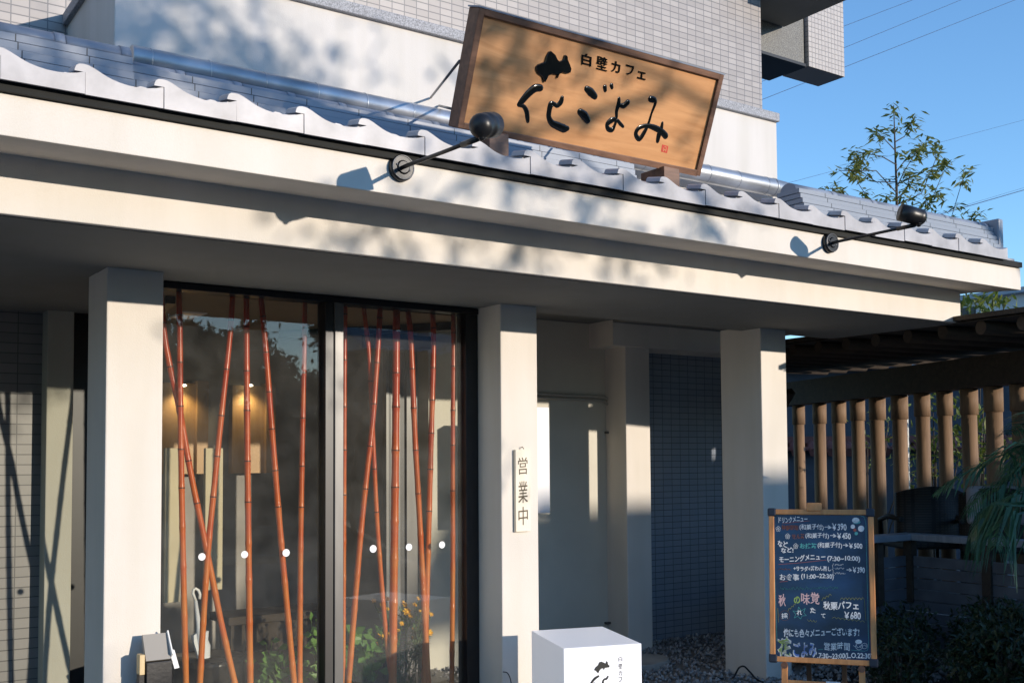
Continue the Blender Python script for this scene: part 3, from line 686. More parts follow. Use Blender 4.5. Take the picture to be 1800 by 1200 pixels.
def disc(x, y, r, c, ry=None):
    ry = ry or r; P = [ck(x+r*math.cos(2*PI*i/16), y+ry*math.sin(2*PI*i/16))+nb*.0011 for i in range(16)]; cm(c).add(P, [tuple(range(16))[::-1]])
def squig(x0, x1, y, h, c, n):
    Ln([(x0+(x1-x0)*i/n+random.uniform(-1.5,1.5), y+random.uniform(-h,h)) for i in range(n+1)], c, 1.8)
def flw(x, y):
    for i in range(5):
        a = 2*PI*i/5-PI/2; Ln(circ(x+9*math.cos(a), y+11*math.sin(a), 6.5, 8), 'chalk', 2.4)
T('ドリンクメニュー',140,140,325,178,tilt=10); Ln([(165,181),(250,172),(338,163)],'ch_red',2.5)
flw(138,215); T('特製珈琲',160,190,268,224,'ch_dim'); T('(和菓子付)',274,184,428,224); T('→',434,192,480,216); T('￥390',482,180,575,224)
flw(198,262); T('せん茶',225,245,308,280,'ch_dim'); T('(和菓子付)',312,240,462,278); T('→',470,246,510,270); T('￥450',514,240,602,280)
T('など',135,285,200,325,tilt=-12); T('など!',156,334,235,368,tilt=2); flw(250,325)
T('お抹茶',276,306,385,340,'ch_teal'); T('(和菓子付)',390,300,546,340); T('→',552,308,586,330); T('￥500',590,306,676,340)
T('モーニングメニュー',145,392,440,432,tilt=22); Ln([(142,441),(250,434),(445,413)],'ch_red',2.5); T('(7:30~10:00)',452,388,662,428)
squig(140,222,472,8,'ch_dim',22); T('+サラダ+茶わん蒸し',236,452,476,484)
Ln([(492,435),(484,450),(490,468),(482,472),(490,480),(488,505),(498,512)],'chalk',1.8); squig(500,555,443,6,'chalk',16); squig(500,560,468,6,'chalk',16); squig(500,568,498,6,'chalk',18)
T('→',575,466,610,488); T('￥390',614,458,692,496)
T('お食事',148,502,272,544); T('(11:00~22:30)',285,502,494,540); Ln([(148,553),(198,548)],'ch_red',2.4)
squig(150,360,594,12,'ch_dimteal',46); squig(365,520,590,9,'ch_dimteal',34)
T('秋',140,634,186,706,'ch_pink'); T('火',190,640,236,692,'ch_pink') if False else T('の',238,646,278,692,'ch_green'); T('味覚',284,622,402,694,'ch_pink')
T('採',158,752,200,786); Ln(circ(180,768,32),'ch_dim',1.8); T('れ',256,732,290,764); T('た',342,716,376,752); T('て',412,756,440,784)
stp = [(232,738),(262,742),(268,712),(285,738),(312,722),(300,748),(318,768),(290,770),(282,790),(262,772),(240,784),(250,760),(232,738)]; Ln(stp,'ch_teal',2.2)
T('秋栗パフェ',426,678,652,730); T('￥680',560,744,666,792)
def scal(x0, y0, x1, y1, n, up, c='ch_yel'):
    P = []
    for i in range(n):
        for k in range(5):
            t = (i+k/5)/n; P.append((x0+(x1-x0)*t, y0+(y1-y0)*t-up*math.sin(PI*k/5)))
    P.append((x1, y1)); Ln(P, c, 2)
scal(418,672,478,640,3,14); scal(536,668,690,668,7,14); scal(690,668,698,800,6,-3); scal(485,786,690,812,8,10); scal(200,740,250,700,3,12); scal(325,792,385,800,3,-12); scal(135,720,140,812,5,6)
T('他にも色々メニューございます!',172,852,656,906,tilt=8)
T('花',133,908,224,1044,'chalk'); T('花',137,914,220,1038,'ch_green'); T('ごよみ',232,934,386,1036,'chalk'); T('ごよみ',237,940,381,1030,'ch_blue')
T('営業時間',432,940,596,990); T('.7:30~23:00(L.O.22:30)',388,1008,740,1052); Ln([(395,985),(425,984)],'ch_teal'); Ln([(605,988),(690,995),(708,990),(716,960)],'ch_teal',2.4)
Ln([(130,930),(122,700),(112,400),(108,160),(118,128),(150,118),(400,122),(660,128),(690,140),(698,180),(706,500),(716,960)],'ch_teal',2.2)
Ln([(106,170),(112,135),(135,116),(300,110),(560,112)],'ch_red',2)
disc(634,160,24,'chalk',18); disc(640,172,24,'ch_teal',11); disc(615,200,14,'chalk'); disc(668,213,20,'chalk'); Ln([(660,222),(664,206),(674,206),(678,218)],'corner',2.2); disc(628,222,10,'ch_red'); disc(637,244,11,'ch_teal')
disc(652,935,22,'chalk',14); Ln(circ(655,965,22,12),'chalk',2.2); Ln(circ(690,962,18,12),'chalk',2); squig(635,705,965,10,'chalk',20); Ln([(618,958),(630,968)],'chalk',2)
for nm_, c, mb in CH: mb.build(nm_, M[c], cbt)

# ================================================================== BAMBOO POLES
poles = [
 ('leaning bamboo pole nearest the left pillar, foot swung right, crossing two neighbours', [(283,520),(289,590),(301,655),(316,722),(335,830),(363,965),(388,1090),(416,1215)], 11),
 ('upright bamboo pole just right of the left pillar, crossed by a leaning one', [(314,500),(316,580),(317,700),(320,900),(327,1205)], 10.5),
 ('bamboo pole sloping down to the left past the white umbrella', [(410,505),(404,590),(388,740),(376,860),(363,1000),(351,1205)], 10.5),
 ('upright bamboo pole in the middle of the left pane beside a round sticker', [(433,510),(434,700),(436,900),(440,1205)], 11),
 ('bamboo pole sloping down to the right in the left pane next to a big sticker', [(458,515),(466,600),(480,780),(494,950),(516,1190)], 10.5),
 ('upright bamboo pole standing next to the window mullion inside the left pane', [(536,525),(535,600),(531,800),(528,1000),(527,1190)], 9.5),
 ('slim bamboo pole hard against the right side of the mullion', [(607,540),(606,600),(605,800),(604,1000),(603,1185)], 8.5),
 ('thin bamboo pole leaning down to the right behind the crossing in the right pane', [(640,545),(648,615),(652,680),(657,800),(665,950),(680,1130),(692,1210)], 8.5),
 ('bamboo pole leaning down to the left in front of the crossing in the right pane', [(668,548),(665,600),(655,740),(645,830),(633,950),(615,1170)], 10),
 ('thickest bamboo pole standing upright left of the exit sign', [(697,550),(696,700),(694,900),(690,1205)], 13.5),
 ('bamboo pole leaning down to the right below the green exit sign', [(718,552),(723,610),(729,760),(738,920),(749,1130),(753,1205)], 10),
 ('bamboo pole curving down to the left toward the yellow flowers', [(761,558),(762,610),(757,800),(752,980),(747,1150)], 10),
 ('dark slim bamboo pole nearest the right edge of the window', [(797,562),(797,620),(796,800),(796,1000),(794,1205)], 8.5),
]
for i, (lab, P, wpx) in enumerate(poles):
    Yp = 5.445+.012*((i*5) % 4)
    if i == 0: Yp = 5.475
    if i == 7: Yp = 5.485
    if i == 1: Yp = 5.44
    Q = [aY(x, y, Yp) for x, y in P]
    # smooth densify
    D = []
    for k in range(len(Q)-1):
        p0 = Q[max(k-1,0)]; p1 = Q[k]; p2 = Q[k+1]; p3 = Q[min(k+2,len(Q)-1)]
        for s_ in range(8):
            t = s_/8; D.append(.5*((2*p1)+(p2-p0)*t+(2*p0-5*p1+4*p2-p3)*t*t+(3*p1-p0-3*p2+p3)*t**3))
    D.append(Q[-1])
    # carry the top on to the lintel (z 2.38) and the foot down to the planter soil
    dn = (D[-1]-D[-4]).normalized(); foot = D[-1]+dn*((D[-1].z-.16)/max(-dn.z, .2)); D.append(foot)
    dt = (D[0]-D[3]).normalized()
    if D[0].z < 2.38: D.insert(0, D[0]+dt*((2.385-D[0].z)/max(dt.z, .2)))
    rad = wpx/1893*((Q[2]-EYE).dot(FW))/2
    L = [0]
    for a, b2 in zip(D[:-1], D[1:]): L.append(L[-1]+(b2-a).length)
    def at(s_):
        for k in range(len(L)-1):
            if L[k] <= s_ <= L[k+1]: return D[k].lerp(D[k+1], (s_-L[k])/max(L[k+1]-L[k], 1e-6))
        return D[-1]
    tot = L[-1]; nodes = []; s_ = random.uniform(.05, .2)
    while s_ < tot-.03: nodes.append(s_); s_ += random.uniform(.19, .27)
    pts = []; rr = []; s_ = 0; ss = sorted(set([0, tot]+[q for nd in nodes for q in (nd-.03, nd-.012, nd-.004, nd, nd+.004, nd+.012, nd+.03)]+[tot*j/40 for j in range(41)]))
    ss = [q for q in ss if 0 <= q <= tot]; ss = [q for j, q in enumerate(ss) if j == 0 or q-ss[j-1] > 1e-4]
    for q in ss:
        dd = min([abs(q-nd) for nd in nodes]+[9]); r_ = rad*(1.0+.10*q/tot-.05)
        if dd < .005: r_ *= 1.08
        elif dd < .013: r_ *= 1.04
        elif dd > .06: r_ *= .97
        pts.append(at(q)); rr.append(r_)
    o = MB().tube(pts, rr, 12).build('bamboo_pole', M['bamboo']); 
    root = tag(o, lab, 'bamboo pole', 'lacquered bamboo poles in the window')
    nm = MB()
    for nd in nodes:
        a = at(nd-.0035); b2 = at(nd+.0035); nm.tube([a, b2], rad*1.085, 12, False)
    nm.build('node_rings', M['node'], o)

# ================================================================== THINGS BY THE WINDOW
# planter strip inside the window
plt = MB().box(1.62, 3.36, 5.425, 5.56, .021, .15).build('planter', M['basin'], bevel=.01); tag(plt, 'long low dark planter along the foot of the window', 'planter')
# basin + umbrella
bp_ = aY(352, 1175, 5.95)
bt = thing('umbrella_basin', (bp_.x, 5.95, .02), 'dark round ceramic basin holding the umbrella behind the window', 'basin')
P = []; R_ = []
for z, r in ((.02,.13),(.10,.20),(.25,.235),(.40,.215),(.42,.225),(.43,.215),(.40,.20),(.20,.20)): P.append((bp_.x+.02, 5.95, z)); R_.append(r)
MB().tube(P, R_, 28).build('bowl', M['basin'], bt)
ut = thing('umbrella', (bp_.x, 5.95, .3), 'white folded umbrella with a hooked handle standing in the basin', 'umbrella')
u0 = aY(358, 1178, 5.95); u1 = aY(349, 1098, 5.95); u2 = aY(344, 1055, 5.95); 
MB().tube([u0-Vector((0,0,.06)), u0, aY(357,1135,5.95), aY(352,1112,5.93), u1, u2], [.03,.034,.040,.024,.014,.009], 14).build('canopy', M['umbrella'], ut)
fl = MB()
for a_, b_, c_ in (((352,1108),(338,1118),(352,1165)), ((352,1112),(367,1108),(362,1175))):
    A, B_, C_ = aY(*a_, 5.93), aY(*b_, 5.92), aY(*c_, 5.93); o_ = Vector((0,.03,0)); fl.add([A, B_, C_, A+o_, B_+o_, C_+o_], [(0,1,2),(5,4,3),(0,3,4,1),(1,4,5,2),(2,5,3,0)])
fl.build('loose_fold', M['umbrella'], ut)
MB().tube([u2, aY(339,1042,5.95), aY(340,1036,5.95), aY(344,1033.5,5.95), aY(349,1037,5.95), aY(351.5,1044,5.95), aY(350.5,1052,5.95)], [.008]*7, 10).build('handle', M['whiteplastic'], ut)
# holder at the left pillar
HY = 4.98
def hx(x): return aY(x, 1160, HY).x
def hz(y): return aY(280, y, HY).z
ht = thing('leaflet_stand', (hx(280), HY, 0), 'black box stand with a grey panel and white card before the left pillar', 'leaflet stand')
MB().box(hx(257), hx(304), HY, HY+.13, 0, hz(1162)).build('box', M['blackbox'], ht, bevel=.005)
MB().obox(Vector(((hx(258)+hx(301))/2, HY+.05, (hz(1118)+hz(1161))/2)), Vector(((hx(301)-hx(258))/2,0,0)), Vector((0,.03,(hz(1118)-hz(1161))/2)), Vector((0,.010,-.004))).build('panel', M['greycard'], ht)
MB().bar(Vector((hx(303),HY+.02,hz(1158))), Vector((hx(302),HY+.09,hz(1120))), .006, .07, (0,1,0)).build('edge_card', M['paper'], ht)
MB().obox(Vector((hx(311), HY+.06, hz(1163))), Vector((.014,.008,0)), Vector((.002,.03,.0)), Vector((.012,0,-.042))).build('white_card', M['paper'], ht)
MB().box(hx(246.5), hx(256), HY+.01, HY+.06, hz(1183), hz(1148)).build('wood_block', M['palewood'], ht, bevel=.003)
MB().box(hx(247), hx(256), HY+.015, HY+.06, 0, hz(1183)-.002).build('leg', M['blackbox'], ht)
# white hanging panel and conduit in the entrance niche
pA = aY(950, 715, 6.0); pB_ = aY(966, 901, 6.0)
wp = MB().box(pA.x-.10, pB_.x+.005, 6.0, 6.16, pB_.z, pA.z)  .build('notice_board', M['whiteplastic'], bevel=.004); tag(wp, 'tall blank white board hanging in the entrance niche beside the middle pillar', 'notice board')
cn = MB(); CYc = 6.73
c0 = aY(945, 692, CYc); cpts = [aY(900,690,CYc), c0, aY(1050,697,CYc), aY(1064,699,CYc), aY(1073,706,CYc), aY(1076,720,CYc), aY(1077,760,CYc)]
cpts.append(Vector((cpts[-1].x, CYc, .05))); cn.tube(cpts, .014, 10)
cpts2 = [p+Vector((-.035 if i > 4 else -.02*(i > 2), -.002, -.028 if i < 5 else 0)) for i, p in enumerate(cpts)]; cn.tube(cpts2, .011, 10)
cno = cn.build('conduit', M['conduit']); tag(cno, 'thin grey conduit bent round the upper corner of the niche wall', 'conduit')
for y in (1093, 760): p = aY(1076, y, CYc); MB().box(p.x-.07, p.x+.04, CYc-.018, CYc+.012, p.z-.008, p.z+.008).build('clamp', M['alu'], cno)
# exit sign, air conditioner, downlights
e0 = aY(704, 545, 6.45); e1 = aY(716, 572, 6.45)
ex_ = thing('exit_sign', ((e0.x+e1.x)/2, 6.45, e1.z), 'small green exit sign hanging from the lobby ceiling', 'exit sign')
MB().box(e0.x, e1.x, 6.45, 6.48, e1.z, min(e0.z, 2.39)).build('panel', M['exitgreen'], ex_)
em = MB(); zc_ = (e1.z+min(e0.z,2.39))/2; xm_ = (e0.x+e1.x)/2; hh = (min(e0.z,2.39)-e1.z)/2
em.box(xm_-.022, xm_+.02, 6.448, 6.4496, zc_-hh*.8, zc_-hh*.62).bar((xm_-.008,6.448,zc_+hh*.2), (xm_+.006,6.448,zc_-hh*.4), .001, .006, (1,0,0)).bar((xm_-.008,6.448,zc_+hh*.2), (xm_-.016,6.448,zc_-hh*.5), .001, .006, (1,0,0)).sphere((xm_-.006,6.449,zc_+hh*.5), .006, .001, .006)
em.build('pictogram', M['whiteplastic'], ex_)
a0 = aY(322, 514, 6.3); a1 = aY(366, 542, 6.3)
ac = MB().box(a0.x, a1.x, 6.3, 6.6, a1.z-.01, 2.39).build('ceiling_unit', M['whiteplastic'], bevel=.01); tag(ac, 'pale boxy ceiling unit behind the top left of the window', 'ceiling unit')
for (x, y, lab) in ((321,677,'lit downlight over the left wooden panel inside'), (438,677,'lit downlight over the right wooden panel inside')):
    p = aY(x, y, 8.33)
    dl = thing('downlight', p, lab, 'downlight', 'lit downlights inside the cafe')
    MB().tube([p+Vector((0,.06,.02)), p+Vector((0,0,.012))], [.012,.012], 10).sphere(p+Vector((0,0,.016)), .03, .02, .012).build('fitting', M['grey_metal'], dl)
    MB().sphere(p, .032, .022, .010).build('bulb', M['bulb'], dl)
    ll = bpy.data.lights.new('spot', 'SPOT'); ll.energy = 3.2; ll.color = (1, .80, .52); ll.spot_size = math.radians(115); ll.spot_blend = .9; ll.shadow_soft_size = .03
    lo = bpy.data.objects.new('lamp', ll); COL.objects.link(lo); lo.parent = dl; lo.location = (0, -.03, -.03); lo.rotation_euler = (math.radians(18), 0, 0)
# bench inside
bnn = thing('bench', (2.75, 6.6, .02), 'low wooden bench inside the lobby behind the bamboo', 'bench')
MB().box(2.35, 3.2, 6.5, 6.85, .50, .55).build('seat', M['beamwood'], bnn, bevel=.005)
MB().box(2.38, 3.17, 6.54, 6.6, .32, .5).build('apron', M['beamwood'], bnn)
for x_ in (2.4, 3.1):
    MB().box(x_, x_+.05, 6.54, 6.8, .02, .5).build('leg', M['beamwood'], bnn)

# ---- plants inside the window
def flower_plant():
    base = aY(712, 1200, 5.62)
    t = thing('flowering_plant', (base.x, 5.62, .12), 'bushy yellow chrysanthemum flowering at the foot of the bamboo poles', 'plant')
    heads = [(657,1056,5),(672,1062,5),(680,1053,6),(709,1060,6),(712,1063,5),(729,1063,6),(715,1075,8),(735,1052,5),(746,1050,6),(750,1072,6),(752,1077,5),(745,1100,9),(754,1112,8),(671,1118,9),(682,1116,8),(666,1130,5),(728,1104,5),(706,1096,5),(690,1080,5),(700,1108,4),(720,1083,7),(738,1075,5),(758,1080,5),(681,1070,4),(725,1120,4),(695,1064,4)]
    stm = MB(); hd_ = MB(); lf = MB()
    for x, y, r in heads:
        Yh = random.uniform(5.50, 5.72); h = aY(x, y, Yh); r_ = r/1893*6.2*.95
        b0 = Vector((base.x+random.uniform(-.09,.09), random.uniform(5.56,5.68), .1)); m_ = b0.lerp(h, .5)+Vector((random.uniform(-.03,.03),0,.03))
        stm.tube([b0, m_, h], .0022, 5)
        up = ((h-m_).normalized()*.5+Vector((random.uniform(-.3,.4),-.9,.35))).normalized(); ax_ = up.orthogonal().normalized(); ay_ = up.cross(ax_)
        for k in range(16):
            a = 2*PI*k/16+random.random()*.2; d = (ax_*math.cos(a)+ay_*math.sin(a)); lift = .25+.5*(k % 3)/2
            hd_.leaf(h, d+up*lift, up, r_*1.15, r_*.5, .1)
        hd_.sphere(h+up*r_*.12, r_*.45, n=7, m=5)
        for k in range(22):
            q = b0.lerp(m_, random.random()) if random.random() < .4 else m_.lerp(h, random.random()*.85)
            d = Vector((random.uniform(-1,1), random.uniform(-1,1), random.uniform(-.3,.7)))
            lf.leaf(q, d, Vector((random.uniform(-.5,.5), random.uniform(-.5,.5), 1)), random.uniform(.035,.065), random.uniform(.010,.02))
    stm.build('stem', M['stem'], t); lf.build('foliage', M['leaf_mum'], t); hd_.build('flower', M['yellow'], t)
flower_plant()
def leafy(px, py, Yq, spread, n, ln, lab, hgt):
    b0 = aY(px, py, Yq); b0.z = .13
    t = thing('leafy_plant', b0, lab, 'plant')
    stm = MB(); lf = MB()
    for k in range(n):
        a = random.uniform(0, 2*PI); e = b0+Vector((math.cos(a)*spread*random.uniform(.1,1), math.sin(a)*spread*.35, hgt*random.uniform(.35,1)))
        m_ = b0.lerp(e, .55)+Vector((0,0,.04)); stm.tube([b0, m_, e], .003, 5)
        for q in range(3):
            d = Vector((random.uniform(-1,1), random.uniform(-1,.3), random.uniform(-.5,.45))); p = e if q == 0 else m_.lerp(e, random.random())
            lf.leaf(p, d, Vector((random.uniform(-.4,.4), -.9, random.uniform(.1,.8))), ln*random.uniform(.7,1.15), ln*.62*random.uniform(.8,1.1), .08)
    stm.build('stem', M['stem'], t); lf.build('foliage', M['leaf_pot'], t)
leafy(640, 1190, 5.60, .17, 34, .085, 'broad leaved green plant between the mullion and the yellow flowers', .46)
leafy(560, 1190, 5.62, .10, 16, .065, 'small pale green plant just left of the window mullion', .50)
leafy(500, 1195, 5.70, .18, 22, .075, 'low dark leafy plant behind the middle of the left pane', .34)
leafy(470, 1195, 5.95, .05, 4, .06, 'slim sprout with a few upright leaves beside the bench', .42)

# ================================================================== GROUND DETAILS AT THE RIGHT
sts = [((4.62,5.15),.30,.24,.3), ((5.20,6.05),.33,.22,.25), ((5.35,4.62),.34,.25,.1)]
for i, ((x, y), a, b_, rot) in enumerate(sts):
    n = 11; P = [Vector((x+a*math.cos(2*PI*k/n+rot)*random.uniform(.85,1.1), y+b_*math.sin(2*PI*k/n+rot)*random.uniform(.85,1.1), 0)) for k in range(n)]
    V = P+[p+Vector((0,0,.05)) for p in P]; o = MB().add(V, [tuple(range(n, 2*n))]+[(k, (k+1) % n, n+(k+1) % n, n+k) for k in range(n)]).build('stepping_stone', M['slab'], bevel=.01)
    tag(o, ['flat stepping stone in the gravel right behind the box sign', 'stepping stone deepest in the corridor near the tiled wall', 'stepping stone nearest the foot of the right pillar'][i], 'stepping stone', 'stepping stones in the gravel')
gv = MB(); octa = [(1,0,0),(-1,0,0),(0,1,0),(0,-1,0),(0,0,1),(0,0,-1)]; of = [(0,2,4),(2,1,4),(1,3,4),(3,0,4),(2,0,5),(1,2,5),(3,1,5),(0,3,5)]
for k in range(5200):
    x = random.uniform(3.8, 7.2); y = random.uniform(4.4, 6.75); r = random.uniform(.009, .02)
    R3 = Euler((random.random()*6, random.random()*6, random.random()*6)).to_matrix()
    gv.add([R3 @ Vector((c[0]*r*random.uniform(.8,1.3), c[1]*r*random.uniform(.8,1.3), c[2]*r*.75))+Vector((x, y, .008+r*.3)) for c in octa], of, True)
o = gv.build('gravel', M['gravel']); o['kind'] = 'stuff'
tag(o, 'grey gravel around the stepping stones in the entrance corridor', 'gravel')
# cables
def cable(P, lab, r=.006):
    Q = []
    for k in range(len(P)-1):
        p0 = P[max(k-1,0)]; p1 = P[k]; p2 = P[k+1]; p3 = P[min(k+2,len(P)-1)]
        for s_ in range(8):
            t = s_/8; Q.append(.5*((2*p1)+(p2-p0)*t+(2*p0-5*p1+4*p2-p3)*t*t+(3*p1-p0-3*p2+p3)*t**3))
    Q.append(P[-1]); o = MB().tube(Q, r, 8).build('cable', M['cable']); tag(o, lab, 'cable')
yy = 4.98
cable([aZ(1250,1192,.012), aZ(1285,1191,.012), aY(1292,1185,yy+.1), aY(1299,1173,yy+.05), aY(1308,1170.5,yy), aY(1318,1180,yy), aY(1332,1194,yy-.05), aZ(1350,1199,.012), aZ(1400,1204,.012)], 'black cable arching up from the ground beside the right pillar')
cable([aY(884,1180,5.10), aY(892,1182,5.09), aY(897,1192,5.08), aY(899,1204,5.06)], 'thin cable curling out at the foot of the middle pillar', .003)

# ================================================================== TERRACE, PERGOLA AND GARDEN AT THE RIGHT
M_ = M
dk = thing('terrace_deck', (7.9, 5.4, 0), 'low dark terrace deck with boarded railing under the pergola', 'deck')
RC = Vector((7.28, 5.16, .9)); RL = Vector((6.05, 5.16, .9)); RR = Vector((7.26, 2.6, .9))
MB().box(7.0, 9.0, 5.2, 8.2, .36, .42).box(7.33, 9.0, 2.6, 5.2, .36, .42).build('floor', M['deck'], dk)
MB().bar(RL+Vector((0,.0,0)), RC+Vector((.07,0,0)), .14, .05).bar(RC-Vector((0,.07,0)), RR, .14, .05).build('top_rail', M['decktop'], dk, bevel=.006)
bd = MB()
for k in range(8):
    z = .08+k*.085
    bd.box(6.05, 7.27, 5.165, 5.185, z, z+.078); bd.box(7.27, 7.29, 2.6, 5.18, z, z+.078)
bd.build('skirting', M['deck'], dk)
for (x, y) in ((6.45,5.17),(6.9,5.17),(7.28,5.15),(7.28,4.5),(7.28,3.9),(7.28,3.3)):
    MB().box(x-.035, x+.035, y-.035, y+.035, .40, .875).build('post', M['boardwood'] if False else M['beamwood'], dk)
pg = thing('pergola', (7.8, 5.5, 0), 'dark log pergola with reed roof over the terrace', 'pergola')
PX = 8.10
pcs = [1405,1442,1476,1509,1544,1583,1623,1663,1706,1749,1795,1846]
def fence_x(y): return PX+.33*(y-5.5)
for i, x in enumerate(pcs):
    d_ = ray(x, 800); t_ = (PX-.33*5.5)/(d_.x-.33*d_.y); p = EYE+d_*t_; r = .061*random.uniform(.93,1.08); q = p.x
    lg = MB().tube([(q,p.y,.42),(q+random.uniform(-.006,.006),p.y,1.2),(q+random.uniform(-.01,.01),p.y,2.0)], [r*1.02, r, r*.97], 18).build('post', M['log'], pg)
    MB().tube([(q,p.y,1.86-.006*(i % 3)),(q,p.y,2.055)], [r*1.13, r*1.13], 18).build('collar', M['log'], lg)
MB().tube([(7.55,6.85,.42),(7.55,6.85,2.2)], .06, 14).build('post', M['beamwood'], pg)
def along(y0, y1, xo, z0, z1, wd): return MB().bar((fence_x(y0)+xo, y0, (z0+z1)/2), (fence_x(y1)+xo, y1, (z0+z1)/2), wd, z1-z0)
along(3.4, 8.4, 0, 2.06, 2.30, .17).build('beam', M['beamwood'], pg)
MB().bar((7.55,6.85,1.72), (7.41,6.42,2.10), .06, .08, (1,0,0)).bar((7.55,6.85,1.72), (7.69,7.28,2.10), .06, .08, (1,0,0)).build('brace', M['beamwood'], pg)
def roof_x(y): return 6.39+.246*(y-3.665)
for k in range(14):
    y = 3.72+k*.335
    MB().tube([(roof_x(y)+.06,y,2.345+.029*(y-3.62)),(fence_x(y)+.5,y-.4,2.345+.029*(y-4.02))], .048, 12).build('rafter', M['beamwood'], pg)
rm = MB()
for k in range(58):
    f = k/57; x0 = roof_x(3.62)+f*1.9; x1 = roof_x(8.3)+f*2.1
    rm.bar((x0, 3.62, 2.415+.006*(k % 3)), (x1+random.uniform(-.01,.01), 8.3, 2.55+.006*(k % 2)), .036, .03)
rm.build('roof', M['reed'], pg)
MB().add([(roof_x(3.64)+.02,3.64,2.388),(roof_x(3.64)+1.88,3.64,2.388),(roof_x(8.28)+2.08,8.28,2.523),(roof_x(8.28)+.02,8.28,2.523),(roof_x(3.64)+.02,3.64,2.394),(roof_x(3.64)+1.88,3.64,2.394),(roof_x(8.28)+2.08,8.28,2.529),(roof_x(8.28)+.02,8.28,2.529)], [(0,3,2,1),(4,5,6,7),(0,1,5,4),(1,2,6,5),(2,3,7,6),(3,0,4,7)]).build('reed_mat', M['reed'], pg)
# chairs on the terrace
def chair(x, y, rz, lab, cush):
    t = thing('wicker_chair', (x, y, .42), lab, 'chair', 'wicker chairs on the terrace'); c, s_ = math.cos(rz), math.sin(rz)
    def q(a, b, z): return Vector((x+a*c-b*s_, y+a*s_+b*c, .42+z))
    ax_ = Vector((c, s_, 0)); ay_ = Vector((-s_, c, 0)); az = Vector((0,0,1))
    MB().obox(q(0,0,.40), ax_*.26, ay_*.26, az*.035).build('seat', M['wicker'], t, bevel=.02)
    bk = MB(); n = 9
    V = []
    for i in range(n):
        u = -1+2*i/(n-1)
        for z in (.42, .86-.05*u*u):
            for d in (.22-.10*u*u, .26-.10*u*u): V.append(q(u*.27, d, z))
    Fs = []
    for i in range(n-1):
        a = i*4; b2 = a+4; Fs += [(a, b2, b2+2, a+2), (a+1, a+3, b2+3, b2+1), (a+2, b2+2, b2+3, a+3)]
    bk.add(V, Fs+[(0,2,3,1), ((n-1)*4, (n-1)*4+1, (n-1)*4+3, (n-1)*4+2)], True).build('backrest', M['wicker'], t)
    for i in (-1, 1):
        MB().tube([q(i*.25, .2, .6), q(i*.27, 0, .62), q(i*.25, -.22, .58), q(i*.24, -.23, .4)], .022, 10).build('armrest', M['wicker'], t)
        for j in (-1, 1): MB().tube([q(i*.23, j*.22, .38), q(i*.24, j*.23, 0)], .018, 8).build('leg', M['wicker'], t)
    if cush: MB().obox(q(0, .19, .72), ax_*.22, ay_*.05, az*.15).build('cushion', M['cushion'], t, bevel=.045, seg=4)
pch = aZ(1605, 925, 1.0); 
chair(7.72, 5.35, 2.6, 'dark wicker chair without cushion in the terrace corner', False)
chair(7.80, 4.75, 2.2, 'dark wicker chair with a pale grey cushion beside the palm', True)
tb = thing('terrace_table', (6.85, 5.75, .42), 'low dark wooden table behind the terrace railing', 'table')
MB().box(6.5, 7.25, 5.5, 6.0, .98, 1.02).build('table_top', M['beamwood'], tb, bevel=.005)
for (x, y) in ((6.55,5.55),(7.2,5.55),(6.55,5.95),(7.2,5.95)): MB().box(x-.03, x+.03, y-.03, y+.03, .42, .98).build('leg', M['beamwood'], tb)
# bush and palm
def leafcloud(mb, n, fn, ln, wd, bias=.5):
    for k in range(n):
        p = fn(); d = Vector((random.gauss(0,1), random.gauss(0,1), random.gauss(bias,.8)))
        mb.leaf(p, d, Vector((random.gauss(0,.6), random.gauss(0,.6), 1)), ln*random.uniform(.7,1.3), wd*random.uniform(.7,1.2))
def bush(lab, cs, n, ln):
    t = thing('bush', (cs[0][0], cs[0][1], 0), lab, 'bush')
    lf = MB(); tw = MB()
    def f():
        c = random.choices(cs, [q[3]**2 for q in cs])[0]
        while True:
            v = Vector((random.uniform(-1,1), random.uniform(-1,1), random.uniform(-1,1)))
            if .45 < v.length < 1: break
        return Vector((c[0]+v.x*c[3], c[1]+v.y*c[3], max(.03, c[2]+v.z*c[3]*.85)))
    leafcloud(lf, n, f, ln, ln*.42)
    for c in cs:
        for k in range(9):
            e = Vector((c[0]+random.uniform(-.7,.7)*c[3], c[1]+random.uniform(-.7,.7)*c[3], c[2]+random.uniform(0,.7)*c[3]))
            tw.tube([(c[0]+random.uniform(-.08,.08), c[1]+random.uniform(-.08,.08), 0), e*.5+Vector((c[0]*.5, c[1]*.5, .05)), e], [.008,.006,.003], 5)
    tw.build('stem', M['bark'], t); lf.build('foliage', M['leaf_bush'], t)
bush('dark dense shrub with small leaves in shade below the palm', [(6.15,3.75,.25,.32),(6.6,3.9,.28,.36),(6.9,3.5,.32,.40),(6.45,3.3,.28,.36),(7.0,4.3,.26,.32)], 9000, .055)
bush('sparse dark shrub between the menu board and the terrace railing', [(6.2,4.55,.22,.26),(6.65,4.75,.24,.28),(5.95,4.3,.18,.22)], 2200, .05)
MB().add([(5.6,2.2,.004),(7.27,2.2,.004),(7.27,5.1,.004),(5.95,5.1,.004)], [(0,1,2,3)]).build('planting_bed', M['soil'])['kind'] = 'structure'
kbx = MB().bar((4.9,3.55,.03), (6.1,2.5,.03), .12, .10).build('bed_edging', M['decktop'], bevel=.01); kbx['kind'] = 'structure'
pmx, pmy = 6.30, 2.95
pt = thing('palm', (pmx, pmy, 0), 'small feathery palm with drooping fronds at the right edge', 'palm')
MB().tube([(pmx,pmy,0),(pmx+.02,pmy,.5),(pmx,pmy+.02,1.05)], [.08,.07,.06], 14).build('trunk', M['bark'], pt)
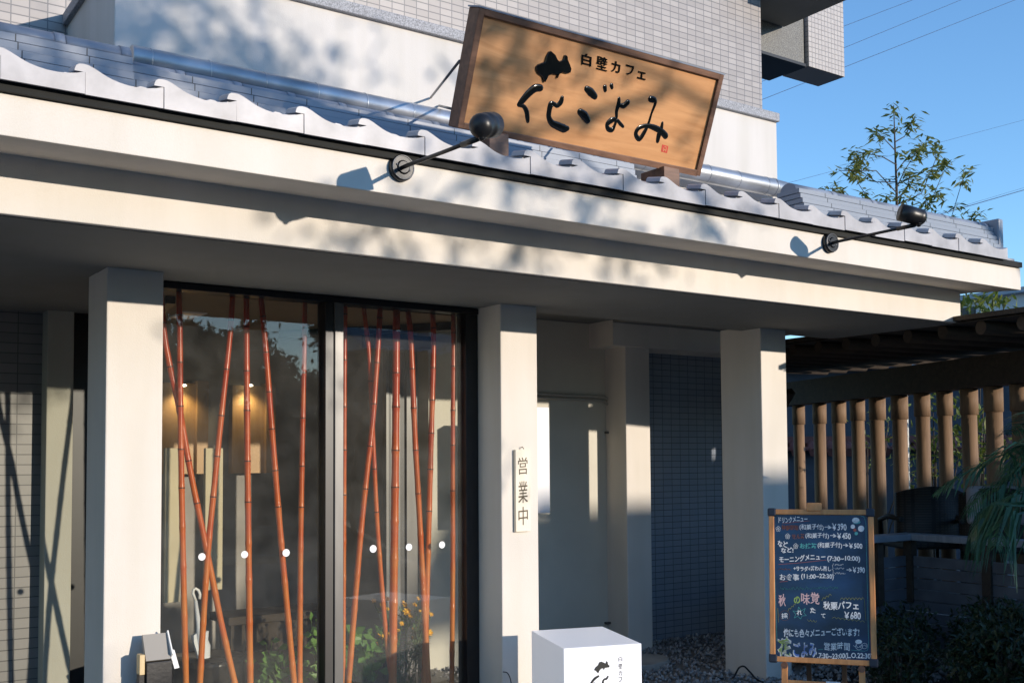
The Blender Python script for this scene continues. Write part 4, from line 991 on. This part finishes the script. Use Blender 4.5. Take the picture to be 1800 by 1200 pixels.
def frond(P, nl, ll, droop):
    Q = []
    for k in range(len(P)-1):
        p0 = P[max(k-1,0)]; p1 = P[k]; p2 = P[k+1]; p3 = P[min(k+2,len(P)-1)]
        for s_ in range(10):
            t = s_/10; Q.append(.5*((2*p1)+(p2-p0)*t+(2*p0-5*p1+4*p2-p3)*t*t+(3*p1-p0-3*p2+p3)*t**3))
    Q.append(P[-1]); mb = MB().tube(Q, [.008*(1-.8*i/len(Q)) for i in range(len(Q))], 6)
    for i in range(nl):
        f = .12+.88*i/nl; k = min(int(f*(len(Q)-1)), len(Q)-2); p = Q[k]; t = (Q[k+1]-Q[k]).normalized(); sd = t.cross(Vector((0,0,1))).normalized()
        L_ = ll*math.sin(PI*(.15+.8*f))*random.uniform(.85,1.1)
        for s_ in (-1, 1):
            d = (sd*s_*.55+t*.5+Vector((0,0,random.uniform(-.15,.15)))).normalized()
            a = p; b2 = p+d*L_*.5+Vector((0,0,-droop*L_*.10)); c = p+d*L_*.85+Vector((0,0,-droop*L_*.62)); w_ = sd.cross(d); w_ = t*.008
            mb.add([a-w_*.6, a+w_*.6, b2+w_, b2-w_, c+w_*.1, c-w_*.1], [(0,1,2,3), (3,2,4,5)])
    mb.build('frond', M['leaf_palm'], pt)
cr = Vector((pmx, pmy, 1.06))
frond([cr, aY(1830,790,3.1), aY(1760,800,3.35), aY(1690,835,3.5), aY(1645,865,3.6)], 40, .26, .5)
frond([cr, aY(1825,860,3.35), aY(1775,872,3.45), aY(1730,895,3.55), aY(1706,945,3.6)], 46, .34, 1.6)
frond([cr, aY(1850,740,3.2), aY(1800,745,3.5), aY(1765,762,3.7)], 34, .24, .4)
frond([cr, aY(1840,900,3.2), aY(1800,880,3.3), aY(1765,905,3.35), aY(1750,960,3.35)], 40, .34, 1.6)
frond([cr, aY(1850,820,3.3), aY(1790,828,3.5), aY(1735,862,3.6), aY(1700,900,3.65)], 40, .28, .9)
frond([cr, aY(1860,780,3.2), aY(1815,775,3.4), aY(1785,800,3.5), aY(1770,840,3.5)], 36, .28, 1.0)
frond([cr, cr+Vector((.3,-.3,.4)), cr+Vector((.7,-.5,.35))], 34, .3, 1)
frond([cr, cr+Vector((.5,-.1,.3)), cr+Vector((.95,-.1,.1))], 34, .3, 1)
frond([cr, cr+Vector((.4,.2,.5)), cr+Vector((.8,.3,.4))], 34, .3, 1)

# far garden wall, hedge, pole, houses
gw = thing('garden_wall', (13, 11.5, 0), 'long dark grey garden wall capped with reddish tiles beyond the pergola', 'wall')
A0, A1 = Vector((10.2, 12.5, 0)), Vector((15.5, 8.6, 0))
dn_ = (A1-A0).normalized(); zt_ = 1.62
MB().bar(A0+Vector((0,0,zt_/2)), A1+Vector((0,0,zt_/2)), .16, zt_).build('wall', M['bluewall'], gw)
gc = MB(); Ln_ = (A1-A0).length; k = 0
while k*.26 < Ln_:
    p = A0+dn_*k*.26; sd_ = Vector((-dn_.y, dn_.x, 0)); gc.tube([p-sd_*.24+Vector((0,0,zt_-.02)), p+Vector((0,0,zt_+.12)), p+sd_*.24+Vector((0,0,zt_-.02))], .075, 8); k += 1
gc.bar(A0+Vector((0,0,zt_+.04)), A1+Vector((0,0,zt_+.04)), .40, .05); gc.bar(A0+Vector((0,0,zt_+.17)), A1+Vector((0,0,zt_+.17)), .14, .10)
gc.build('tile_capping', M['redtile'], gw)
gh = thing('grey_house', (18, 16, 0), 'bluish grey house side seen between the pergola posts', 'house')
MB().obox((16.5,15.5,1.6), dn_*6, Vector((-dn_.y,dn_.x,0))*2, Vector((0,0,1.6))).build('wall', M['bluewall'], gh)
MB().obox((16.5,15.5,3.3), dn_*6.4, Vector((-dn_.y,dn_.x,0))*2.4, Vector((0,0,.12))).build('roof', M['cap'], gh)
ph = thing('white_house', aX(1730, 530, 30), 'distant white house peeping over the pergola roof', 'house')
hq = aX(1735, 533, 30.0)
MB().box(30, 34, hq.y-1.7, hq.y+1.5, 0, hq.z+.15).build('wall', M['housewall'], ph)
MB().box(29.7, 34.3, hq.y-2.0, hq.y+1.8, hq.z+.15, hq.z+.3).build('roof', M['cap'], ph)
MB().box(29.96, 30.0, hq.y+.4, hq.y+1.0, hq.z-.35, hq.z-.05).build('window', M['frame'], ph)
wpp = aX(1594, 800, 9.3)
MB().tube([(wpp.x,wpp.y,0),(wpp.x,wpp.y,2.15)], .024, 10).build('slim_pole', M['palepole']); tag(bpy.data.objects['slim_pole'], 'slim pale pole standing behind the pergola posts', 'pole')
def gplant(lab, pts, n, spread, ln, nm='garden_shrub'):
    c = pts[0]; t = thing(nm, (c.x, c.y, 0), lab, 'shrub'); lf = MB(); tw = MB()
    for p in pts:
        tw.tube([(c.x+random.uniform(-.1,.1), c.y, 0), Vector(((c.x+p.x)/2, (c.y+p.y)/2, p.z*.6)), p], [.014,.009,.004], 5)
        leafcloud(lf, n, lambda: p+Vector((random.gauss(0,spread), random.gauss(0,spread), random.gauss(0,spread))), ln, ln*.4)
    tw.build('stem', M['bark'], t); lf.build('foliage', M['leaf_lit'], t)
gplant('sunlit yellow green shrub behind the middle pergola posts', [aX(x, y, 9.6) for x, y in ((1640,720),(1635,760),(1645,800),(1630,840),(1640,870),(1655,700),(1680,760),(1685,800))], 40, .09, .09)
gplant('sunlit yellow green shrub behind the right pergola posts', [aX(x, y, 9.6) for x, y in ((1720,760),(1725,800),(1730,740),(1718,830),(1745,810),(1770,780))], 40, .09, .09)
gplant('thin yellow green shrub beside the slim pale pole', [aX(x, y, 9.6) for x, y in ((1520,745),(1525,775),(1562,740),(1560,770),(1600,800),(1608,830),(1556,820))], 16, .07, .08)
gplant('leafy branch tops showing under the end of the eaves', [aX(x, y, 12) for x, y in ((1700,540),(1715,530),(1745,527),(1765,533),(1730,545),(1690,532))], 26, .11, .13, 'garden_tree')

# ================================================================== SAPLING AGAINST THE SKY
SY = 9.5
tt = thing('young_tree', (aY(1576, 400, SY).x, SY, 0), 'slender young tree with long leaves rising against the blue sky behind the roof', 'tree')
def K(x, y, j=.3): return aY(x, y, SY+random.uniform(-j, j))
tw = MB(); top = K(1571, 185, 0); tbase = Vector((aY(1576,400,SY).x, SY, 0)); 
trunk = [tbase, aY(1577,390,SY), aY(1576,330,SY), aY(1573,250,SY), top]; tw.tube(trunk, [.07,.022,.018,.012,.005], 8)
br = [[(1576,330),(1590,300),(1622,250)],[(1573,250),(1590,240),(1608,205)],[(1576,290),(1550,275),(1512,268)],[(1577,320),(1540,320),(1512,300),(1500,270)],[(1577,340),(1540,300),(1475,300)],
 [(1577,380),(1540,370),(1507,320),(1502,288)],[(1577,360),(1620,340),(1645,280),(1642,255)],[(1577,380),(1630,370),(1655,310),(1660,285)],[(1577,400),(1670,390),(1685,340),(1697,300)],[(1577,400),(1500,360),(1460,330)],
 [(1577,395),(1700,400),(1722,375)],[(1577,300),(1600,270),(1625,262)],[(1574,265),(1555,245),(1540,232)],[(1577,350),(1595,330),(1600,300)],[(1577,395),(1540,380),(1520,355)],[(1577,395),(1610,370),(1640,345)]]
tips = []
for b_ in br:
    P = [K(x, y, .05 if i == 0 else .45) for i, (x, y) in enumerate(b_)]
    tw.tube(P, [.009-.0022*i for i in range(len(P))], 6); tips.append(P[-1]); 
    for i in range(len(P)-1):
        if i > 0: tips.append(P[i].lerp(P[i+1], .55))
    tips.append(P[-2].lerp(P[-1], .6))
for x, y in ((1571,188),(1571,205),(1572,225),(1590,345),(1605,352),(1560,350),(1545,355),(1590,300),(1585,270),(1620,330),(1655,345),(1680,385),(1640,372),(1605,320),(1560,318),(1595,335),(1630,300)): tips.append(K(x, y, .3))
tw.build('trunk', M['bark'], tt)
lf = MB()
for p in tips:
    for k in range(random.randint(13, 19)):
        a = random.uniform(0, 2*PI); d = Vector((math.cos(a), math.sin(a)*.7, random.uniform(-.8,.45)))
        lf.leaf(p+Vector((random.gauss(0,.05), random.gauss(0,.05), random.gauss(0,.05))), d, Vector((random.gauss(0,.5), random.gauss(-.3,.5), 1)), random.uniform(.11,.19), random.uniform(.035,.055), .12)
lf.build('crown', M['leaf_tree'], tt)

# ================================================================== OVERHEAD WIRES
def wire(P, r, lab, Y0=24, Y1=24, sag=.0):
    n = 12; A = aY(*P[0], Y0); Bv = aY(*P[1], Y1); A2 = A+(A-Bv)*.6; B2 = Bv+(Bv-A)*.6
    Q = [A2.lerp(B2, i/n)-Vector((0,0,sag*4*(i/n)*(1-i/n)))+Vector((0,0,sag)) for i in range(n+1)]
    o = MB().tube(Q, r, 6).build('overhead_wire', M['wire']); tag(o, lab, 'wire', 'overhead wires in the sky')
wire([(1343,100),(1605,0)], .009, 'topmost overhead wire at the upper right')
wire([(1343,142),(1690,0)], .009, 'middle overhead wire passing behind the balcony')
wire([(1343,174),(1785,0)], .010, 'lowest of the three wires slanting up past the balcony')
wire([(1392,320),(1800,211)], .006, 'faint thin wire passing behind the young tree')
wire([(1655,376),(1800,334)], .016, 'thick pair-side wire low at the right edge of the sky')
wire([(1680,366),(1800,330)], .006, 'thin wire running just above the thick low wire')

# ================================================================== ACROSS THE STREET (throws the dappled shade, mirrored in the window)
def street_tree(x, y, r, z0, z1, n, ln, lab, low=1.0, th=.09):
    t = thing('street_tree', (x, y, 0), lab, 'tree', 'trees across the street'); tk = MB(); lf = MB(); h = z1-z0; cz = (z0+z1)/2
    tk.tube([(x,y,0),(x+.05,y,z0*.6),(x-.04,y,z0+h*.3),(x,y,z1-.2)], [th,th*.8,th*.6,.02], 10)
    cl = []
    for k in range(20):
        a = random.uniform(0, 2*PI); q = random.random()**.6; e = Vector((x+math.cos(a)*r*q*.9, y+math.sin(a)*r*q*.9, cz+random.uniform(-.5,.5)*h*(1-.45*q*q)))
        s0 = Vector((x, y, z0+h*random.uniform(.0,.5))); tk.tube([s0, s0.lerp(e, .5)+Vector((0,0,.1)), e], [.03,.018,.006], 6); cl.append((e, random.uniform(.28,.5)*min(r, h)*.62))
    per = n//len(cl)
    for e, s_ in cl: leafcloud(lf, per, lambda: e+Vector((random.gauss(0,s_*.55), random.gauss(0,s_*.55), random.gauss(0,s_*.5))), ln, ln*.5, 0)
    tk.build('trunk', M['bark'], t); lf.build('crown', M['leaf_street'], t)
G = 'seen only as a reflection in the shop window and as dappled shade'
for i, (x, y, r, z0, z1, n) in enumerate([(4.2,-12.2,1.9,.3,2.9,5000),(7.6,-12.4,1.0,.3,3.7,4500),(10.0,-12.2,1.6,.4,2.75,5000),(14.4,-12.3,1.7,.4,4.7,7000),(15.6,-12.0,2.2,.3,4.6,5200),(18.4,-12.2,2.2,.4,4.6,4000)]):
    street_tree(x, y, r, z0, z1, n, .17, ['leftmost', 'second from left', 'third from left', 'fourth from left', 'fifth from left', 'rightmost'][i]+' of the trees across the street mirrored in the window')
# far side: unseen wall and houses added to block horizon glow and sky light
fw2 = MB().box(-25, 11.6, -13.6, -13.3, 0, 2.85).build('blocker_wall', M['bluewall']); tag(fw2, 'long dark wall added behind the mirrored trees to block horizon glow', 'wall')
def house(x0, x1, y0, y1, h, rh, lab):
    t = thing('blocker_house', ((x0+x1)/2, y1, 0), lab, 'house', 'houses added across the street to cut light')
    MB().box(x0, x1, y0, y1, 0, h).build('wall', M['streetwall'], t)
    MB().prism_x([(y0-.4, h+.004), (y1+.4, h+.004), ((y0+y1)/2, h+rh)], x0-.4, x1+.4).build('roof', M['cap'], t)
    k = x0+1.2
    while k < x1-1.5:
        w_ = MB().box(k, k+1.1, y1+.003, y1+.05, 1.1, 2.2); w_.build('window', M['frame'], t); k += 2.6
M['streetwall'] = mat('dark_house_wall', (.16, .15, .14), .85, 0, (1, .2, 4, (1, 1, 1)))
house(-22, -9, -24, -15, 7.5, 2, 'tall unseen house added behind the viewer on the left to cut sky light')
house(-8.4, 2.0, -22, -14.5, 5.6, 1.6, 'second unseen house added to cut sky light, left of the gap in the row')
house(12.4, 25, -15, -13.4, 4.3, .65, 'low thin house added unseen to shade the foot of the right pillar')  # added blocker that keeps low sun off the lower right
house(27, 42, -30, -20, 9.5, 2, 'tall unseen house added behind the low one to cut sky light')
# tall trees down the side street, mirrored in the panes
for i, (x, y, r, z0, z1) in enumerate([(20,-90,6.5,4,16.2),(29,-93,7,4,16.9),(38,-90,6.5,4,16.0),(47,-92,7,4,16.6),(57,-90,7,4,16.6),(67,-91,7,4,16.6)]):
    street_tree(x, y, r, z0, z1, 9000, .8, ['leftmost', 'second from left', 'third from left', 'fourth from left', 'fifth from left', 'rightmost'][i]+' of the tall far trees mirrored in the window', 1, .2)
# roadside tree whose crown dapples the eaves
def road_tree():
    x, y = 10.3, -4.2
    t = thing('roadside_tree', (x, y, 0), 'tall roadside tree reaching over the street and dappling the eaves and upper wall', 'tree'); tk = MB(); lf = MB()
    tk.tube([(x,y,0),(x+.1,y,2.2),(x-.1,y,3.9),(9.5,y,4.69)], [.12,.10,.08,.035], 10)
    def P(fx, fz, dy=0):        # a place in the crown named by where its shade lands on the eaves front
        k = 8.1+dy; return Vector((fx+.38*k, YU-k, fz+.183*k))
    lim = [[P(6.4,3.2),P(5.2,3.3),P(4.0,3.55),P(2.6,3.75),P(1.4,3.9),P(.2,3.8)],[P(5.6,3.25),P(4.6,3.05),P(3.6,3.0),P(2.9,2.85)],[P(4.0,3.5),P(3.2,3.2),P(2.5,2.75),P(2.2,2.5)],[P(3.6,3.0),P(3.2,2.75),P(3.0,2.45)],
           [P(2.6,3.7),P(1.9,3.4),P(1.2,3.3)],[P(3.0,3.6),P(2.7,4.2),P(2.2,4.5)],[P(1.4,3.9),P(.8,4.2),P(0,4.4)],[P(5.2,3.3),P(4.6,3.8),P(4.0,4.3)],[P(3.6,3.0),P(3.9,2.7),P(4.05,2.55)]]
    for L in lim: tk.tube(L, [.035-.028*i/len(L) for i in range(len(L))], 6)
    # leaf clusters: (x, z, spread, count) in the same terms
    cl = [(1.6,3.45,.28,90),(2.15,4.1,.28,110),(2.65,3.65,.25,100),(1.0,4.1,.3,120),(3.0,4.0,.25,80),(.7,3.4,.25,80),(.5,3.7,.35,130),(1.2,3.7,.33,130),(1.75,3.6,.3,110),(1.8,4.05,.3,110),(2.3,3.6,.26,80),(2.45,3.95,.3,90),(1.35,4.2,.3,90),(.1,3.5,.3,70),(-.3,3.8,.35,70),(2.85,3.75,.25,60),(2.9,3.35,.2,60),(3.15,3.15,.18,45),(2.85,3.1,.15,40),(2.1,2.62,.16,16),(2.75,2.58,.14,20),(3.25,2.6,.13,16),(3.75,2.62,.12,18),(2.4,2.45,.12,14),(1.6,4.05,.3,120),(2.2,3.95,.25,110),(1.0,3.6,.25,70),(.2,3.75,.32,60),(.0,3.35,.3,50),(.9,3.95,.3,80),(.7,3.5,.25,40),(1.5,3.9,.35,110),(1.4,3.35,.2,25),(2.1,3.75,.33,120),(2.0,4.2,.3,80),(2.7,3.9,.3,100),(2.6,4.3,.3,60),(3.2,3.75,.25,60),
          (3.05,3.45,.22,45),(2.75,3.5,.2,30),(3.6,3.6,.25,22),(4.2,3.3,.2,14),(2.2,2.52,.14,16),(2.55,2.72,.14,12),(3.05,2.7,.2,30),(3.0,2.45,.14,16),(3.3,2.85,.16,16),(3.9,2.72,.13,12),(2.75,2.95,.15,14),(4.05,2.58,.08,6),(3.5,4.1,.3,20),(2.9,2.1,.09,7),(3.75,1.75,.07,4),(3.9,1.55,.07,4)]
    for fx, fz, sp_, n_ in cl:
        c = P(fx, fz, random.uniform(-.6,.6)); leafcloud(lf, n_, lambda: c+Vector((random.gauss(0,sp_*.6), random.gauss(0,.35), random.gauss(0,sp_*.55))), .125, .06, 0)
        tk.tube([c+Vector((.12,0,.25)), c+Vector((.03,0,.1)), c], [.008,.006,.003], 5)
    tk.build('trunk', M['bark'], t); lf.build('crown', M['leaf_street'], t)
road_tree()
street_tree(8.2, -5.9, .24, .3, 3.15, 3500, .09, 'slim columnar evergreen added unseen at the roadside to shade the menu board', 1, .04)  # unseen tree added to keep sun off the chalkboard
street_tree(8.12, 1.25, .13, .2, 4.2, 4500, .08, 'thin evergreen added left of the denser one to shade the tiled wall', 1, .04)  # unseen tree added to close a sun patch on the tiles
# unseen evergreen added right of the frame to keep the corridor wall shaded
street_tree(8.58, 1.1, .46, .2, 4.4, 20000, .14, 'dense evergreen added in front of the terrace for shade', 1, .08)
ev = [o for o in bpy.data.objects if o.name.startswith('street_tree') and o.get('label') == 'dense evergreen added in front of the terrace for shade'][0]
core = MB().tube([(8.52+random.uniform(-.04,.04), 1.1, .25+.2*i) for i in range(20)], [.25]+[random.uniform(.36,.43) for i in range(17)]+[.3,.1], 14)  # solid core added inside the crown to stop sun flecks
core.build('shade_core', M['leaf_street'], ev)
